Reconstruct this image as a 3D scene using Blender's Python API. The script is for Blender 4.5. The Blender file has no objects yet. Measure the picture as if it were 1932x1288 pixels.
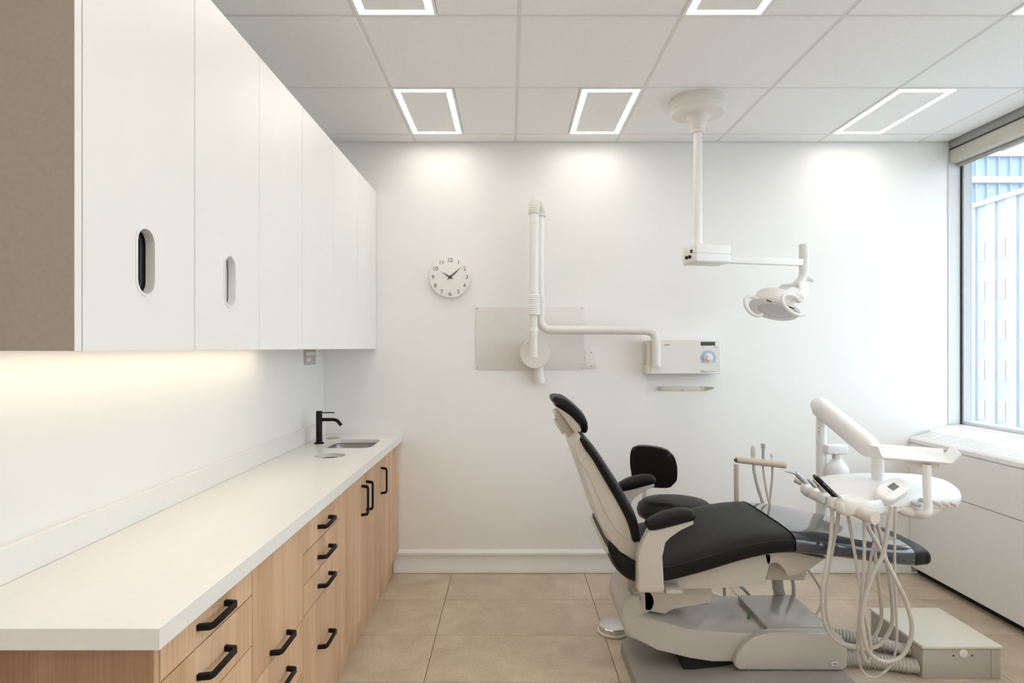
import bpy, bmesh, math, random
from mathutils import Vector, Matrix
R = math.radians
random.seed(7)
SC = bpy.context.scene
COL = SC.collection

# ------------------------------------------------------------------ camera
F, CX, CY, CAMH = 1102.0, 963.0, 656.0, 1.368      # focal length in photo pixels, vanishing point, eye height
cam_d = bpy.data.cameras.new('camera')
cam = bpy.data.objects.new('camera', cam_d)
COL.objects.link(cam)
cam.location = (0, 0, CAMH)
cam.rotation_euler = (R(90), 0, 0)
cam_d.sensor_width = 36.0
cam_d.lens = F / 1932 * 36
cam_d.shift_x = (966 - CX) / 1932
cam_d.shift_y = (CY - 644) / 1932
cam_d.clip_start = 0.02
cam_d.clip_end = 400
SC.camera = cam

# ------------------------------------------------------------------ world, exposure
world = bpy.data.worlds.new('overcast_sky')
SC.world = world
world.use_nodes = True
wn = world.node_tree.nodes
wn['Background'].inputs[0].default_value = (0.90, 0.955, 1.0, 1)
wn['Background'].inputs[1].default_value = 1.75
SC.view_settings.view_transform = 'Standard'
SC.view_settings.look = 'None'
SC.view_settings.gamma = 1.0
SC.view_settings.use_curve_mapping = False
SC.view_settings.exposure = 1.10
LED = 9.0          # ceiling frame strips
LED_CAB = 4.6       # strip under the wall cabinets

def P(px, py, Y):
    """photo pixel at a known depth -> point in the room"""
    return Vector(((px - CX) / F * Y, Y, CAMH - (py - CY) / F * Y))

# ------------------------------------------------------------------ materials
MATS = {}
def mat(name, col, rough=0.5, metal=0.0, var=0.03, scale=30.0, bump=0.0, coat=0.0, spec=0.5, emit=None, estr=0.0):
    if name in MATS:
        return MATS[name]
    m = bpy.data.materials.new(name)
    m.use_nodes = True
    nt = m.node_tree
    b = nt.nodes['Principled BSDF']
    tc = nt.nodes.new('ShaderNodeTexCoord')
    nz = nt.nodes.new('ShaderNodeTexNoise')
    nz.inputs['Scale'].default_value = scale
    nz.inputs['Detail'].default_value = 4
    nt.links.new(tc.outputs['Object'], nz.inputs['Vector'])
    ramp = nt.nodes.new('ShaderNodeValToRGB')
    ramp.color_ramp.elements[0].position = 0.3
    ramp.color_ramp.elements[1].position = 0.7
    ramp.color_ramp.elements[0].color = tuple(c * (1 - var) for c in col) + (1,)
    ramp.color_ramp.elements[1].color = tuple(min(1, c * (1 + var)) for c in col) + (1,)
    nt.links.new(nz.outputs['Fac'], ramp.inputs['Fac'])
    nt.links.new(ramp.outputs['Color'], b.inputs['Base Color'])
    b.inputs['Roughness'].default_value = rough
    b.inputs['Metallic'].default_value = metal
    b.inputs['Specular IOR Level'].default_value = spec
    b.inputs['Coat Weight'].default_value = coat
    b.inputs['Coat Roughness'].default_value = 0.05
    if emit:
        b.inputs['Emission Color'].default_value = tuple(emit) + (1,)
        b.inputs['Emission Strength'].default_value = estr
    if bump > 0:
        bp = nt.nodes.new('ShaderNodeBump')
        bp.inputs['Strength'].default_value = bump
        bp.inputs['Distance'].default_value = 0.002
        n2 = nt.nodes.new('ShaderNodeTexNoise')
        n2.inputs['Scale'].default_value = scale * 6
        nt.links.new(tc.outputs['Object'], n2.inputs['Vector'])
        nt.links.new(n2.outputs['Fac'], bp.inputs['Height'])
        nt.links.new(bp.outputs['Normal'], b.inputs['Normal'])
    MATS[name] = m
    return m

def wood_mat(name, c1, c2, c3):
    m = bpy.data.materials.new(name); m.use_nodes = True
    nt = m.node_tree; L = nt.links; N = nt.nodes.new
    b = nt.nodes['Principled BSDF']
    geo = N('ShaderNodeNewGeometry'); oi = N('ShaderNodeObjectInfo')
    sc = N('ShaderNodeVectorMath'); sc.operation = 'SCALE'; sc.inputs['Scale'].default_value = 9.0
    cmb = N('ShaderNodeCombineXYZ')
    L.new(oi.outputs['Random'], cmb.inputs[0]); L.new(oi.outputs['Random'], cmb.inputs[1])
    L.new(cmb.outputs[0], sc.inputs[0])
    add = N('ShaderNodeVectorMath'); add.operation = 'ADD'
    L.new(geo.outputs['Position'], add.inputs[0]); L.new(sc.outputs[0], add.inputs[1])
    mp = N('ShaderNodeMapping'); mp.inputs['Scale'].default_value = (9, 9, 0.5)
    L.new(add.outputs[0], mp.inputs['Vector'])
    n1 = N('ShaderNodeTexNoise'); n1.inputs['Scale'].default_value = 1.0; n1.inputs['Detail'].default_value = 5
    n1.inputs['Distortion'].default_value = 0.4
    L.new(mp.outputs[0], n1.inputs['Vector'])
    mp2 = N('ShaderNodeMapping'); mp2.inputs['Scale'].default_value = (160, 160, 3.0)
    L.new(add.outputs[0], mp2.inputs['Vector'])
    n2 = N('ShaderNodeTexNoise'); n2.inputs['Scale'].default_value = 1.0; n2.inputs['Detail'].default_value = 3
    L.new(mp2.outputs[0], n2.inputs['Vector'])
    r1 = N('ShaderNodeValToRGB')
    r1.color_ramp.elements[0].position = 0.30; r1.color_ramp.elements[0].color = c1 + (1,)
    r1.color_ramp.elements[1].position = 0.72; r1.color_ramp.elements[1].color = c2 + (1,)
    L.new(n1.outputs['Fac'], r1.inputs['Fac'])
    mx = N('ShaderNodeMix'); mx.data_type = 'RGBA'; mx.blend_type = 'MULTIPLY'
    r2 = N('ShaderNodeValToRGB')
    r2.color_ramp.elements[0].position = 0.35; r2.color_ramp.elements[0].color = c3 + (1,)
    r2.color_ramp.elements[1].position = 0.6; r2.color_ramp.elements[1].color = (1, 1, 1, 1)
    L.new(n2.outputs['Fac'], r2.inputs['Fac'])
    mx.inputs['Factor'].default_value = 0.55
    L.new(r1.outputs[0], mx.inputs['A']); L.new(r2.outputs[0], mx.inputs['B'])
    L.new(mx.outputs['Result'], b.inputs['Base Color'])
    b.inputs['Roughness'].default_value = 0.5
    bp = N('ShaderNodeBump'); bp.inputs['Strength'].default_value = 0.08; bp.inputs['Distance'].default_value = 0.001
    L.new(n2.outputs['Fac'], bp.inputs['Height']); L.new(bp.outputs[0], b.inputs['Normal'])
    MATS[name] = m
    return m

def stone_mat(name, cs):
    m = bpy.data.materials.new(name); m.use_nodes = True
    nt = m.node_tree; L = nt.links; N = nt.nodes.new
    b = nt.nodes['Principled BSDF']
    geo = N('ShaderNodeNewGeometry'); oi = N('ShaderNodeObjectInfo')
    sc = N('ShaderNodeVectorMath'); sc.operation = 'SCALE'; sc.inputs['Scale'].default_value = 17.0
    cmb = N('ShaderNodeCombineXYZ')
    L.new(oi.outputs['Random'], cmb.inputs[0]); L.new(oi.outputs['Random'], cmb.inputs[1])
    L.new(cmb.outputs[0], sc.inputs[0])
    add = N('ShaderNodeVectorMath'); add.operation = 'ADD'
    L.new(geo.outputs['Position'], add.inputs[0]); L.new(sc.outputs[0], add.inputs[1])
    n1 = N('ShaderNodeTexNoise'); n1.inputs['Scale'].default_value = 4.5; n1.inputs['Detail'].default_value = 9
    n1.inputs['Roughness'].default_value = 0.65; n1.inputs['Distortion'].default_value = 0.6
    L.new(add.outputs[0], n1.inputs['Vector'])
    n2 = N('ShaderNodeTexNoise'); n2.inputs['Scale'].default_value = 70; n2.inputs['Detail'].default_value = 4
    L.new(add.outputs[0], n2.inputs['Vector'])
    r1 = N('ShaderNodeValToRGB')
    r1.color_ramp.elements[0].position = 0.28; r1.color_ramp.elements[0].color = cs[0] + (1,)
    r1.color_ramp.elements[1].position = 0.72; r1.color_ramp.elements[1].color = cs[1] + (1,)
    L.new(n1.outputs['Fac'], r1.inputs['Fac'])
    mx = N('ShaderNodeMix'); mx.data_type = 'RGBA'; mx.blend_type = 'MULTIPLY'; mx.inputs['Factor'].default_value = 0.35
    L.new(r1.outputs[0], mx.inputs['A'])
    r2 = N('ShaderNodeValToRGB')
    r2.color_ramp.elements[0].position = 0.3; r2.color_ramp.elements[0].color = (0.72, 0.70, 0.68, 1)
    r2.color_ramp.elements[1].position = 0.6; r2.color_ramp.elements[1].color = (1, 1, 1, 1)
    L.new(n2.outputs['Fac'], r2.inputs['Fac']); L.new(r2.outputs[0], mx.inputs['B'])
    L.new(mx.outputs['Result'], b.inputs['Base Color'])
    b.inputs['Roughness'].default_value = 0.42
    bp = N('ShaderNodeBump'); bp.inputs['Strength'].default_value = 0.12; bp.inputs['Distance'].default_value = 0.001
    L.new(n2.outputs['Fac'], bp.inputs['Height']); L.new(bp.outputs[0], b.inputs['Normal'])
    MATS[name] = m
    return m

def glass_mat(name, tint=(0.93, 0.97, 1.0), fac=0.06):
    m = bpy.data.materials.new(name); m.use_nodes = True
    nt = m.node_tree; nt.nodes.clear(); N = nt.nodes.new
    out = N('ShaderNodeOutputMaterial'); mix = N('ShaderNodeMixShader')
    t = N('ShaderNodeBsdfTransparent'); t.inputs[0].default_value = tint + (1,)
    g = N('ShaderNodeBsdfGlossy'); g.inputs['Roughness'].default_value = 0.02
    mix.inputs[0].default_value = fac
    nt.links.new(t.outputs[0], mix.inputs[1]); nt.links.new(g.outputs[0], mix.inputs[2])
    nt.links.new(mix.outputs[0], out.inputs[0])
    MATS[name] = m
    return m

M_wall = mat('wall_paint', (0.91, 0.905, 0.885), 0.6, var=0.008, scale=6, bump=0.03)
M_lwall = mat('wall_gloss_panel', (0.90, 0.885, 0.855), 0.35, var=0.008, scale=5)
M_rear = mat('wall_paint_cream', (0.90, 0.88, 0.84), 0.6, var=0.02, scale=6)
M_ceil = mat('ceiling_tile_paint', (0.93, 0.925, 0.91), 0.85, var=0.015, scale=60, bump=0.10)
M_bar = mat('ceiling_bar_enamel', (0.80, 0.775, 0.73), 0.5, var=0.01)
M_trim = mat('trim_paint', (0.86, 0.86, 0.84), 0.35, var=0.008)
M_floor = stone_mat('floor_stone', ((0.50, 0.40, 0.29), (0.72, 0.60, 0.46)))
M_grout = mat('grout', (0.22, 0.17, 0.12), 0.9, var=0.08)
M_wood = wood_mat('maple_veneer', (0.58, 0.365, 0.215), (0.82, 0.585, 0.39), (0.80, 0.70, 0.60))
M_woodshade = wood_mat('maple_end_shaded', (0.36, 0.19, 0.10), (0.46, 0.265, 0.15), (0.80, 0.70, 0.60))  # maple darkened to paint in the shade on the near end
M_cab = mat('cabinet_lacquer', (0.89, 0.875, 0.85), 0.38, var=0.006, scale=8)
M_cabshade = mat('cabinet_end_shaded', (0.40, 0.345, 0.285), 0.6, var=0.03, scale=120)  # white lacquer toned down to taupe, shade painted into the colour
M_quartz = mat('quartz_top', (0.86, 0.845, 0.805), 0.28, var=0.01, scale=50)
M_black = mat('black_matt_metal', (0.008, 0.0075, 0.007), 0.5, var=0.1, spec=0.2)
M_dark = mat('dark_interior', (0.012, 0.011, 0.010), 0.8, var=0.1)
M_steel = mat('brushed_steel', (0.45, 0.435, 0.415), 0.28, metal=1.0, var=0.06, scale=90)
M_chrome = mat('chrome', (0.75, 0.75, 0.76), 0.16, metal=1.0, var=0.03)
M_plast = mat('white_plastic', (0.80, 0.77, 0.72), 0.35, var=0.01)
M_plastw = mat('bright_white_plastic', (0.88, 0.87, 0.85), 0.32, var=0.008)
M_chair = mat('chair_enamel', (0.56, 0.515, 0.45), 0.33, var=0.012, coat=0.15)
M_base = mat('chair_base_enamel', (0.50, 0.475, 0.425), 0.22, var=0.012, coat=0.35)
M_plate = mat('base_plate_grey', (0.30, 0.28, 0.25), 0.45, var=0.03)
M_beige = mat('beige_plastic', (0.66, 0.57, 0.48), 0.4, var=0.012)
M_grip = mat('grip_taupe', (0.70, 0.64, 0.565), 0.4, var=0.012)
M_hose = mat('hose_grey', (0.55, 0.51, 0.46), 0.4, var=0.02)
M_leather = mat('black_upholstery', (0.007, 0.0068, 0.0065), 0.40, var=0.15, scale=220, bump=0.15, spec=0.2)
M_pipe = mat('black_seam', (0.006, 0.006, 0.006), 0.6, var=0.1)
M_cover = mat('clear_vinyl_over_black', (0.045, 0.05, 0.065), 0.12, var=0.2, scale=9, coat=0.8)
M_numer = mat('clock_ink', (0.07, 0.055, 0.045), 0.6, var=0.05)
M_face = mat('clock_face', (0.90, 0.865, 0.83), 0.45, var=0.006)
M_alu = mat('anodised_aluminium', (0.55, 0.56, 0.57), 0.42, metal=0.6, var=0.02)
M_aluf = mat('window_frame_grey', (0.55, 0.56, 0.57), 0.45, var=0.02)
M_aluw = mat('jamb_paint_grey', (0.70, 0.71, 0.71), 0.5, var=0.01)
M_gasket = mat('gasket_black', (0.02, 0.022, 0.025), 0.6, var=0.1)
M_blind = mat('blind_cream', (0.60, 0.58, 0.50), 0.55, var=0.02)
M_blindg = mat('blind_grey', (0.36, 0.36, 0.35), 0.6, var=0.02)
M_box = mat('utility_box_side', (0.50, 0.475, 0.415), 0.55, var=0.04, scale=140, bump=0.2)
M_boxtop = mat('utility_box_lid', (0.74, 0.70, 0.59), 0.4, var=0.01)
M_blue = mat('dial_blue', (0.40, 0.53, 0.80), 0.5, var=0.02)
M_disp = mat('display_dark', (0.06, 0.06, 0.065), 0.3, var=0.05)
M_lcd = mat('lcd_grey', (0.16, 0.16, 0.18), 0.3, var=0.05)
M_print = mat('grey_print', (0.30, 0.29, 0.28), 0.7, var=0.05)
M_orange = mat('orange_print', (0.75, 0.45, 0.25), 0.7, var=0.05)
M_green = mat('green_lens', (0.05, 0.35, 0.03), 0.3, var=0.05)
M_bottle = mat('milky_bottle', (0.88, 0.89, 0.91), 0.25, var=0.008)
M_acryl = mat('acrylic_panel', (0.78, 0.755, 0.725), 0.14, var=0.01)
M_platef = mat('switch_plate', (0.83, 0.815, 0.79), 0.35, var=0.006)
M_led = mat('led_diffuser', (0.9, 0.87, 0.8), 0.5, var=0.0, emit=(1.0, 0.94, 0.86), estr=LED)
M_ledc = mat('led_strip_warm', (0.9, 0.85, 0.75), 0.5, var=0.0, emit=(1.0, 0.84, 0.62), estr=LED_CAB)
M_facade = mat('pale_concrete', (0.42, 0.455, 0.485), 0.8, var=0.03, scale=0.5)
M_rib = mat('pale_rib', (0.43, 0.46, 0.485), 0.8, var=0.02, scale=0.5)
M_wing = mat('window_pale_glass', (0.50, 0.545, 0.58), 0.25, var=0.03, scale=0.4)
M_wingd = mat('window_blue_glass', (0.16, 0.26, 0.34), 0.2, var=0.08, scale=0.4)
M_curtain = mat('curtain_wall_blue', (0.33, 0.42, 0.52), 0.3, var=0.05, scale=0.3)
M_band = mat('curtain_band_white', (0.56, 0.57, 0.58), 0.6, var=0.02, scale=0.5)
M_street = mat('street_grey', (0.35, 0.35, 0.35), 0.9, var=0.1, scale=0.2)
M_glass = glass_mat('window_glass')
M_clear = glass_mat('clear_plastic', (0.94, 0.95, 0.96), 0.12)

# ------------------------------------------------------------------ mesh helpers
def finish(name, bm, m, parent=None, smooth=35, rot=None):
    bmesh.ops.recalc_face_normals(bm, faces=bm.faces)
    me = bpy.data.meshes.new(name)
    bm.to_mesh(me); bm.free()
    if m is not None:
        me.materials.append(m)
    if smooth:
        for p in me.polygons:
            p.use_smooth = True
        me.set_sharp_from_angle(angle=R(smooth))
    o = bpy.data.objects.new(name, me)
    COL.objects.link(o)
    if parent is not None:
        o.parent = parent
        o.matrix_parent_inverse = Matrix.Translation(parent.location).inverted() if parent.rotation_euler[2] == 0 else parent.matrix_basis.inverted()
    return o

def NB():
    return bmesh.new()

def box(bm, x0, x1, y0, y1, z0, z1, bev=0.0, seg=2):
    vs = [bm.verts.new((x, y, z)) for z in (z0, z1) for y in (y0, y1) for x in (x0, x1)]
    fs = [bm.faces.new([vs[i] for i in f]) for f in ((0, 2, 3, 1), (4, 5, 7, 6), (0, 1, 5, 4), (2, 6, 7, 3), (0, 4, 6, 2), (1, 3, 7, 5))]
    if bev > 0:
        es = set(e for f in fs for e in f.edges)
        bmesh.ops.bevel(bm, geom=list(es), offset=bev, segments=seg, affect='EDGES', profile=0.5, clamp_overlap=True)
    return bm

def bx(name, x0, x1, y0, y1, z0, z1, m, parent=None, bev=0.0, seg=2):
    return finish(name, box(NB(), x0, x1, y0, y1, z0, z1, bev, seg), m, parent)

def prism(bm, pts, d0, d1, axis='Y', bev=0.0, seg=3):
    """pts: 2D outline. axis Y -> (x,z) outline extruded along y; Z -> (x,y); X -> (y,z)"""
    def v(p, d):
        if axis == 'Y': return (p[0], d, p[1])
        if axis == 'Z': return (p[0], p[1], d)
        return (d, p[0], p[1])
    a = [bm.verts.new(v(p, d0)) for p in pts]
    b = [bm.verts.new(v(p, d1)) for p in pts]
    n = len(pts)
    fs = [bm.faces.new(a), bm.faces.new(b[::-1])]
    for i in range(n):
        j = (i + 1) % n
        fs.append(bm.faces.new((a[i], b[i], b[j], a[j])))
    if bev > 0:
        es = set(fs[0].edges) | set(fs[1].edges)
        bmesh.ops.bevel(bm, geom=list(es), offset=bev, segments=seg, affect='EDGES', profile=0.5, clamp_overlap=True)
    return bm

def pxpoly(pts, Y):
    out = []
    for p in pts:
        q = P(p[0], p[1], Y)
        out.append((q.x, q.z))
    return out

def smooth2(pts, n=4, closed=True):
    """Catmull-Rom through 2D/3D points"""
    P_ = [Vector(p) for p in pts]
    N_ = len(P_)
    out = []
    rng = range(N_) if closed else range(N_ - 1)
    for i in rng:
        if closed:
            p0, p1, p2, p3 = P_[(i - 1) % N_], P_[i], P_[(i + 1) % N_], P_[(i + 2) % N_]
        else:
            p1, p2 = P_[i], P_[i + 1]
            p0 = P_[i - 1] if i > 0 else p1 * 2 - p2
            p3 = P_[i + 2] if i + 2 < N_ else p2 * 2 - p1
        for k in range(n):
            t = k / n
            out.append(0.5 * ((2 * p1) + (p2 - p0) * t + (2 * p0 - 5 * p1 + 4 * p2 - p3) * t * t + (3 * p1 - p0 - 3 * p2 + p3) * t ** 3))
    if not closed:
        out.append(P_[-1].copy())
    return out

def rings(bm, rr, cap=True):
    vr = [[bm.verts.new(p) for p in r] for r in rr]
    n = len(vr[0])
    for a, b in zip(vr[:-1], vr[1:]):
        for i in range(n):
            j = (i + 1) % n
            bm.faces.new((a[i], a[j], b[j], b[i]))
    if cap:
        bm.faces.new(vr[0][::-1]); bm.faces.new(vr[-1])
    return bm

def tube(bm, path, r, n=12, cap=True, smooth=0, closed=False):
    pts = [Vector(p) for p in path]
    if smooth:
        pts = smooth2(pts, smooth, closed=False)
    rad = r if callable(r) else (lambda t: r)
    rr = []
    prev = None
    N_ = len(pts)
    for i, p in enumerate(pts):
        t = (pts[min(i + 1, N_ - 1)] - pts[max(i - 1, 0)])
        if t.length < 1e-9: t = Vector((0, 0, 1))
        t.normalize()
        if prev is None:
            up = Vector((0, 0, 1)) if abs(t.z) < 0.9 else Vector((1, 0, 0))
            u = t.cross(up).normalized()
        else:
            u = prev - t * prev.dot(t)
            u = u.normalized() if u.length > 1e-6 else t.orthogonal().normalized()
        prev = u
        w = t.cross(u)
        q = rad(i / (N_ - 1))
        rr.append([p + u * (q * math.cos(2 * math.pi * k / n)) + w * (q * math.sin(2 * math.pi * k / n)) for k in range(n)])
    rings(bm, rr, cap)
    return bm

def rib_tube(bm, path, r, pitch=0.008, depth=0.0025, n=14):
    """corrugated hose: many rings along a smoothed path"""
    pts = smooth2(path, 12, closed=False)
    L = [0]
    for a, b in zip(pts[:-1], pts[1:]): L.append(L[-1] + (b - a).length)
    tot = L[-1]
    cnt = max(8, int(tot / (pitch / 4)))
    out = []
    j = 0
    for i in range(cnt + 1):
        s = tot * i / cnt
        while j < len(L) - 2 and L[j + 1] < s: j += 1
        f = (s - L[j]) / max(1e-9, L[j + 1] - L[j])
        out.append(pts[j].lerp(pts[j + 1], min(1, f)))
    return tube(bm, out, lambda t: r - depth * (0.5 + 0.5 * math.cos(2 * math.pi * t * tot / pitch)), n)

def lathe(bm, prof, c, n=40, axis='Z', sy=1.0, M=None):
    """prof: list of (r, h)"""
    rr = []
    for r, h in prof:
        ring = []
        for k in range(n):
            a = 2 * math.pi * k / n
            x, y = r * math.cos(a), r * sy * math.sin(a)
            if axis == 'Z': v = Vector((x, y, h))
            elif axis == 'Y': v = Vector((x, h, y))
            else: v = Vector((h, x, y))
            if M is not None: v = M @ v
            ring.append(v + Vector(c))
        rr.append(ring)
    return rings(bm, rr, True)

def sring(c, a, b, n=20, e=3.0):
    out = []
    for k in range(n):
        t = 2 * math.pi * k / n
        ct, st = math.cos(t), math.sin(t)
        out.append(Vector(c) + Vector(a) * (math.copysign(abs(ct) ** (2 / e), ct)) + Vector(b) * (math.copysign(abs(st) ** (2 / e), st)))
    return out

def pad(bm, stations, yc, n=28, e=3.6, sub=6, capl=1.0, capr=1.0, grow=0.0):
    """stations: (xt, zt, xb, zb, halfwidth); a cushion lofted along them with rounded ends"""
    S = smooth2([Vector((s[0], s[1], s[2])) .to_4d() * 0 + Vector((s[0], s[1], s[2], s[3])) for s in stations], sub, closed=False)
    H = smooth2([Vector((s[4], 0)) for s in stations], sub, closed=False)
    secs = []
    for s, h in zip(S, H):
        top = Vector((s[0], yc, s[1])); bot = Vector((s[2], yc, s[3]))
        c = (top + bot) / 2; b = (top - bot) / 2
        bl = b.length
        b = b * ((bl + grow) / bl)
        secs.append((c, Vector((0, h[0] + grow, 0)), b))
    rr = []
    def cap(i, j, amt):
        c, a, b = secs[i]
        d = (secs[i][0] - secs[j][0]).normalized()
        L = b.length * amt
        res = []
        for t in (0.2, 0.4, 0.6, 0.75, 0.88, 0.97):
            ang = t * math.pi / 2
            f = math.cos(ang)
            res.append(sring(c + d * (L * math.sin(ang)), a * (1 - (1 - f) * min(1, L * 1.0 / a.length)), b * max(f, 0.06), n, e))
        return res
    if capl: rr += cap(0, 1, capl)[::-1]
    rr += [sring(c, a, b, n, e) for c, a, b in secs]
    if capr: rr += cap(-1, -2, capr)
    return rings(bm, rr, True)

def stadium(cx, cy, hw, hh, n=8):
    """rounded slot outline, long in 2nd coordinate"""
    pts = []
    r = hw
    for k in range(n + 1):
        a = math.pi * k / n
        pts.append((cx + r * math.cos(a), cy + (hh - r) + r * math.sin(a)))
    for k in range(n + 1):
        a = math.pi + math.pi * k / n
        pts.append((cx + r * math.cos(a), cy - (hh - r) + r * math.sin(a)))
    return pts

def rrect(x0, x1, y0, y1, r, n=5):
    pts = []
    for cx, cy, a0 in ((x1 - r, y1 - r, 0), (x0 + r, y1 - r, 90), (x0 + r, y0 + r, 180), (x1 - r, y0 + r, 270)):
        for k in range(n + 1):
            a = R(a0 + 90 * k / n)
            pts.append((cx + r * math.cos(a), cy + r * math.sin(a)))
    return pts

def plate_with_holes(bm, outer, holes, d0, d1, axis):
    """flat plate with cut-outs, real thickness (filled by triangulation)"""
    def v(p, d):
        if axis == 'X': return (d, p[0], p[1])
        if axis == 'Z': return (p[0], p[1], d)
        return (p[0], d, p[1])
    layers = []
    for d in (d0, d1):
        edges = []; loops = []
        for lp in [outer] + holes:
            vs = [bm.verts.new(v(p, d)) for p in lp]
            loops.append(vs)
            for i in range(len(vs)):
                edges.append(bm.edges.new((vs[i], vs[(i + 1) % len(vs)])))
        bmesh.ops.triangle_fill(bm, edges=edges, use_beauty=True, use_dissolve=False)
        layers.append(loops)
    for la, lb in zip(*layers):
        n = len(la)
        for i in range(n):
            j = (i + 1) % n
            bm.faces.new((la[i], la[j], lb[j], lb[i]))
    return bm

def thing(name, label, cat, loc=(0, 0, 0), group=None):
    o = bpy.data.objects.new(name, None)
    COL.objects.link(o)
    o.location = loc
    o.empty_display_size = 0.1
    o['label'] = label; o['category'] = cat
    if group: o['group'] = group
    return o

def tag(o, label, cat, group=None):
    o['label'] = label; o['category'] = cat
    if group: o['group'] = group
    return o

def struct(o, label=None):
    o['kind'] = 'structure'
    if label: o['label'] = label
    return o

def cyl(name, p0, p1, r, m, parent=None, n=20, r1=None):
    bm = NB()
    r1 = r if r1 is None else r1
    tube(bm, [p0, Vector(p0).lerp(Vector(p1), 0.5), p1], lambda t: r + (r1 - r) * t, n)
    return finish(name, bm, m, parent)

def text(name, s, size, loc, rot, m, parent, ext=0.0006):
    cu = bpy.data.curves.new(name, 'FONT')
    cu.body = s; cu.size = size; cu.align_x = 'CENTER'; cu.align_y = 'CENTER'; cu.extrude = ext; cu.resolution_u = 3
    t = bpy.data.objects.new(name, cu)
    COL.objects.link(t)
    dg = bpy.context.evaluated_depsgraph_get()
    me = bpy.data.meshes.new_from_object(t.evaluated_get(dg))
    bpy.data.objects.remove(t); bpy.data.curves.remove(cu)
    me.transform(Matrix.Translation(loc) @ Matrix(rot).to_4x4() if not isinstance(rot, Matrix) else Matrix.Translation(loc) @ rot)
    me.materials.clear(); me.materials.append(m)
    o = bpy.data.objects.new(name, me)
    COL.objects.link(o)
    if parent is not None:
        o.parent = parent
        o.matrix_parent_inverse = Matrix.Translation(parent.location).inverted()
    return o
FRONT = Matrix.Rotation(R(90), 4, 'X')       # text facing the camera side (-Y)

# ------------------------------------------------------------------ room shell
XL, XR, YB, YF, ZC = -1.14, 2.663, 3.557, -1.46, 2.62
XW = 2.80                                     # window plane
struct(bx('wall_back', XL - 0.12, XW + 0.01, YB, YB + 0.12, 0, ZC + 0.1, M_wall))
struct(bx('wall_left', XL - 0.12, XL, YF, YB, 0, ZC + 0.1, M_lwall))
struct(bx('wall_front', XL - 0.12, XW + 0.2, YF - 0.12, YF, 0, ZC + 0.1, M_rear))
wr = struct(bx('wall_right', XW - 0.04, XW + 0.03, YF, YB, 0, 0.90, M_wall))
struct(bx('wall_right_header', XW - 0.13, XW + 0.2, YF, YB, 2.565, ZC + 0.1, M_blindg))  # grey puts the bulkhead's shade into its colour

# ceiling: slab above, bars and single tiles as parts
ceil = struct(bx('ceiling', XL, XW + 0.2, YF, YB, ZC + 0.03, ZC + 0.1, M_bar))
gx = [XL] + [-0.581 + 0.6125 * k for k in range(6)] + [XR + 0.005]
gy = [YB] + [3.424 - 0.6095 * k for k in range(9)]
gy = [y for y in gy if y > YF + 0.02] + [YF]
LW = 0.300
LIGHTS = {}                                   # (col,row) -> light on left/right half of the bay
for row in (1, 3, 5, 7):
    LIGHTS[(1, row)] = 'L'
    LIGHTS[(3 if row > 1 else 2, row)] = 'L' if row > 1 else 'R'
    LIGHTS[(5, row)] = 'L'
    if row > 3:
        LIGHTS[(2, row)] = 'L'; LIGHTS[(4, row)] = 'L'  # extra unseen lights, added to brighten the lower back wall
g2 = 0.0075
mesh_cache = {}
for ci in range(len(gx) - 1):
    for ri in range(len(gy) - 1):
        x0, x1 = gx[ci], gx[ci + 1]; y1, y0 = gy[ri], gy[ri + 1]
        side = LIGHTS.get((ci, ri))
        if side == 'L': x0 = x0 + LW
        if side == 'R': x1 = x1 - LW
        w, d = round(x1 - x0 - 2 * g2, 4), round(y1 - y0 - 2 * g2, 4)
        if (w, d) not in mesh_cache:
            bm = box(NB(), -w / 2, w / 2, -d / 2, d / 2, 0, 0.02, 0.003, 1)
            t = finish('ceiling_tile', bm, M_ceil, ceil)
            mesh_cache[(w, d)] = t.data
        else:
            t = bpy.data.objects.new('ceiling_tile', mesh_cache[(w, d)])
            COL.objects.link(t); t.parent = ceil
        t.matrix_parent_inverse = Matrix.Identity(4)
        t.location = ((x0 + x1) / 2, (y0 + y1) / 2, ZC)
for x in gx[1:-1]:
    o = bx('ceiling_bar', x - 0.011, x + 0.011, YF, YB, ZC + 0.0035, ZC + 0.03, M_bar, ceil)
for y in gy[1:-1]:
    o = bx('ceiling_bar', XL, XR, y - 0.011, y + 0.011, ZC + 0.0042, ZC + 0.03, M_bar, ceil)

# lit frames in the ceiling
def frame_ring(bm, x0, x1, y0, y1, w, z0, z1):
    o_ = [(x0, y0), (x1, y0), (x1, y1), (x0, y1)]
    i_ = [(x0 + w, y0 + w), (x1 - w, y0 + w), (x1 - w, y1 - w), (x0 + w, y1 - w)]
    for z in (z0, z1):
        pass
    vo0 = [bm.verts.new((p[0], p[1], z0)) for p in o_]; vi0 = [bm.verts.new((p[0], p[1], z0)) for p in i_]
    vo1 = [bm.verts.new((p[0], p[1], z1)) for p in o_]; vi1 = [bm.verts.new((p[0], p[1], z1)) for p in i_]
    for k in range(4):
        j = (k + 1) % 4
        bm.faces.new((vo0[k], vo0[j], vi0[j], vi0[k])); bm.faces.new((vo1[k], vi1[k], vi1[j], vo1[j]))
        bm.faces.new((vo0[k], vo1[k], vo1[j], vo0[j])); bm.faces.new((vi0[k], vi0[j], vi1[j], vi1[k]))
    return bm
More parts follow.
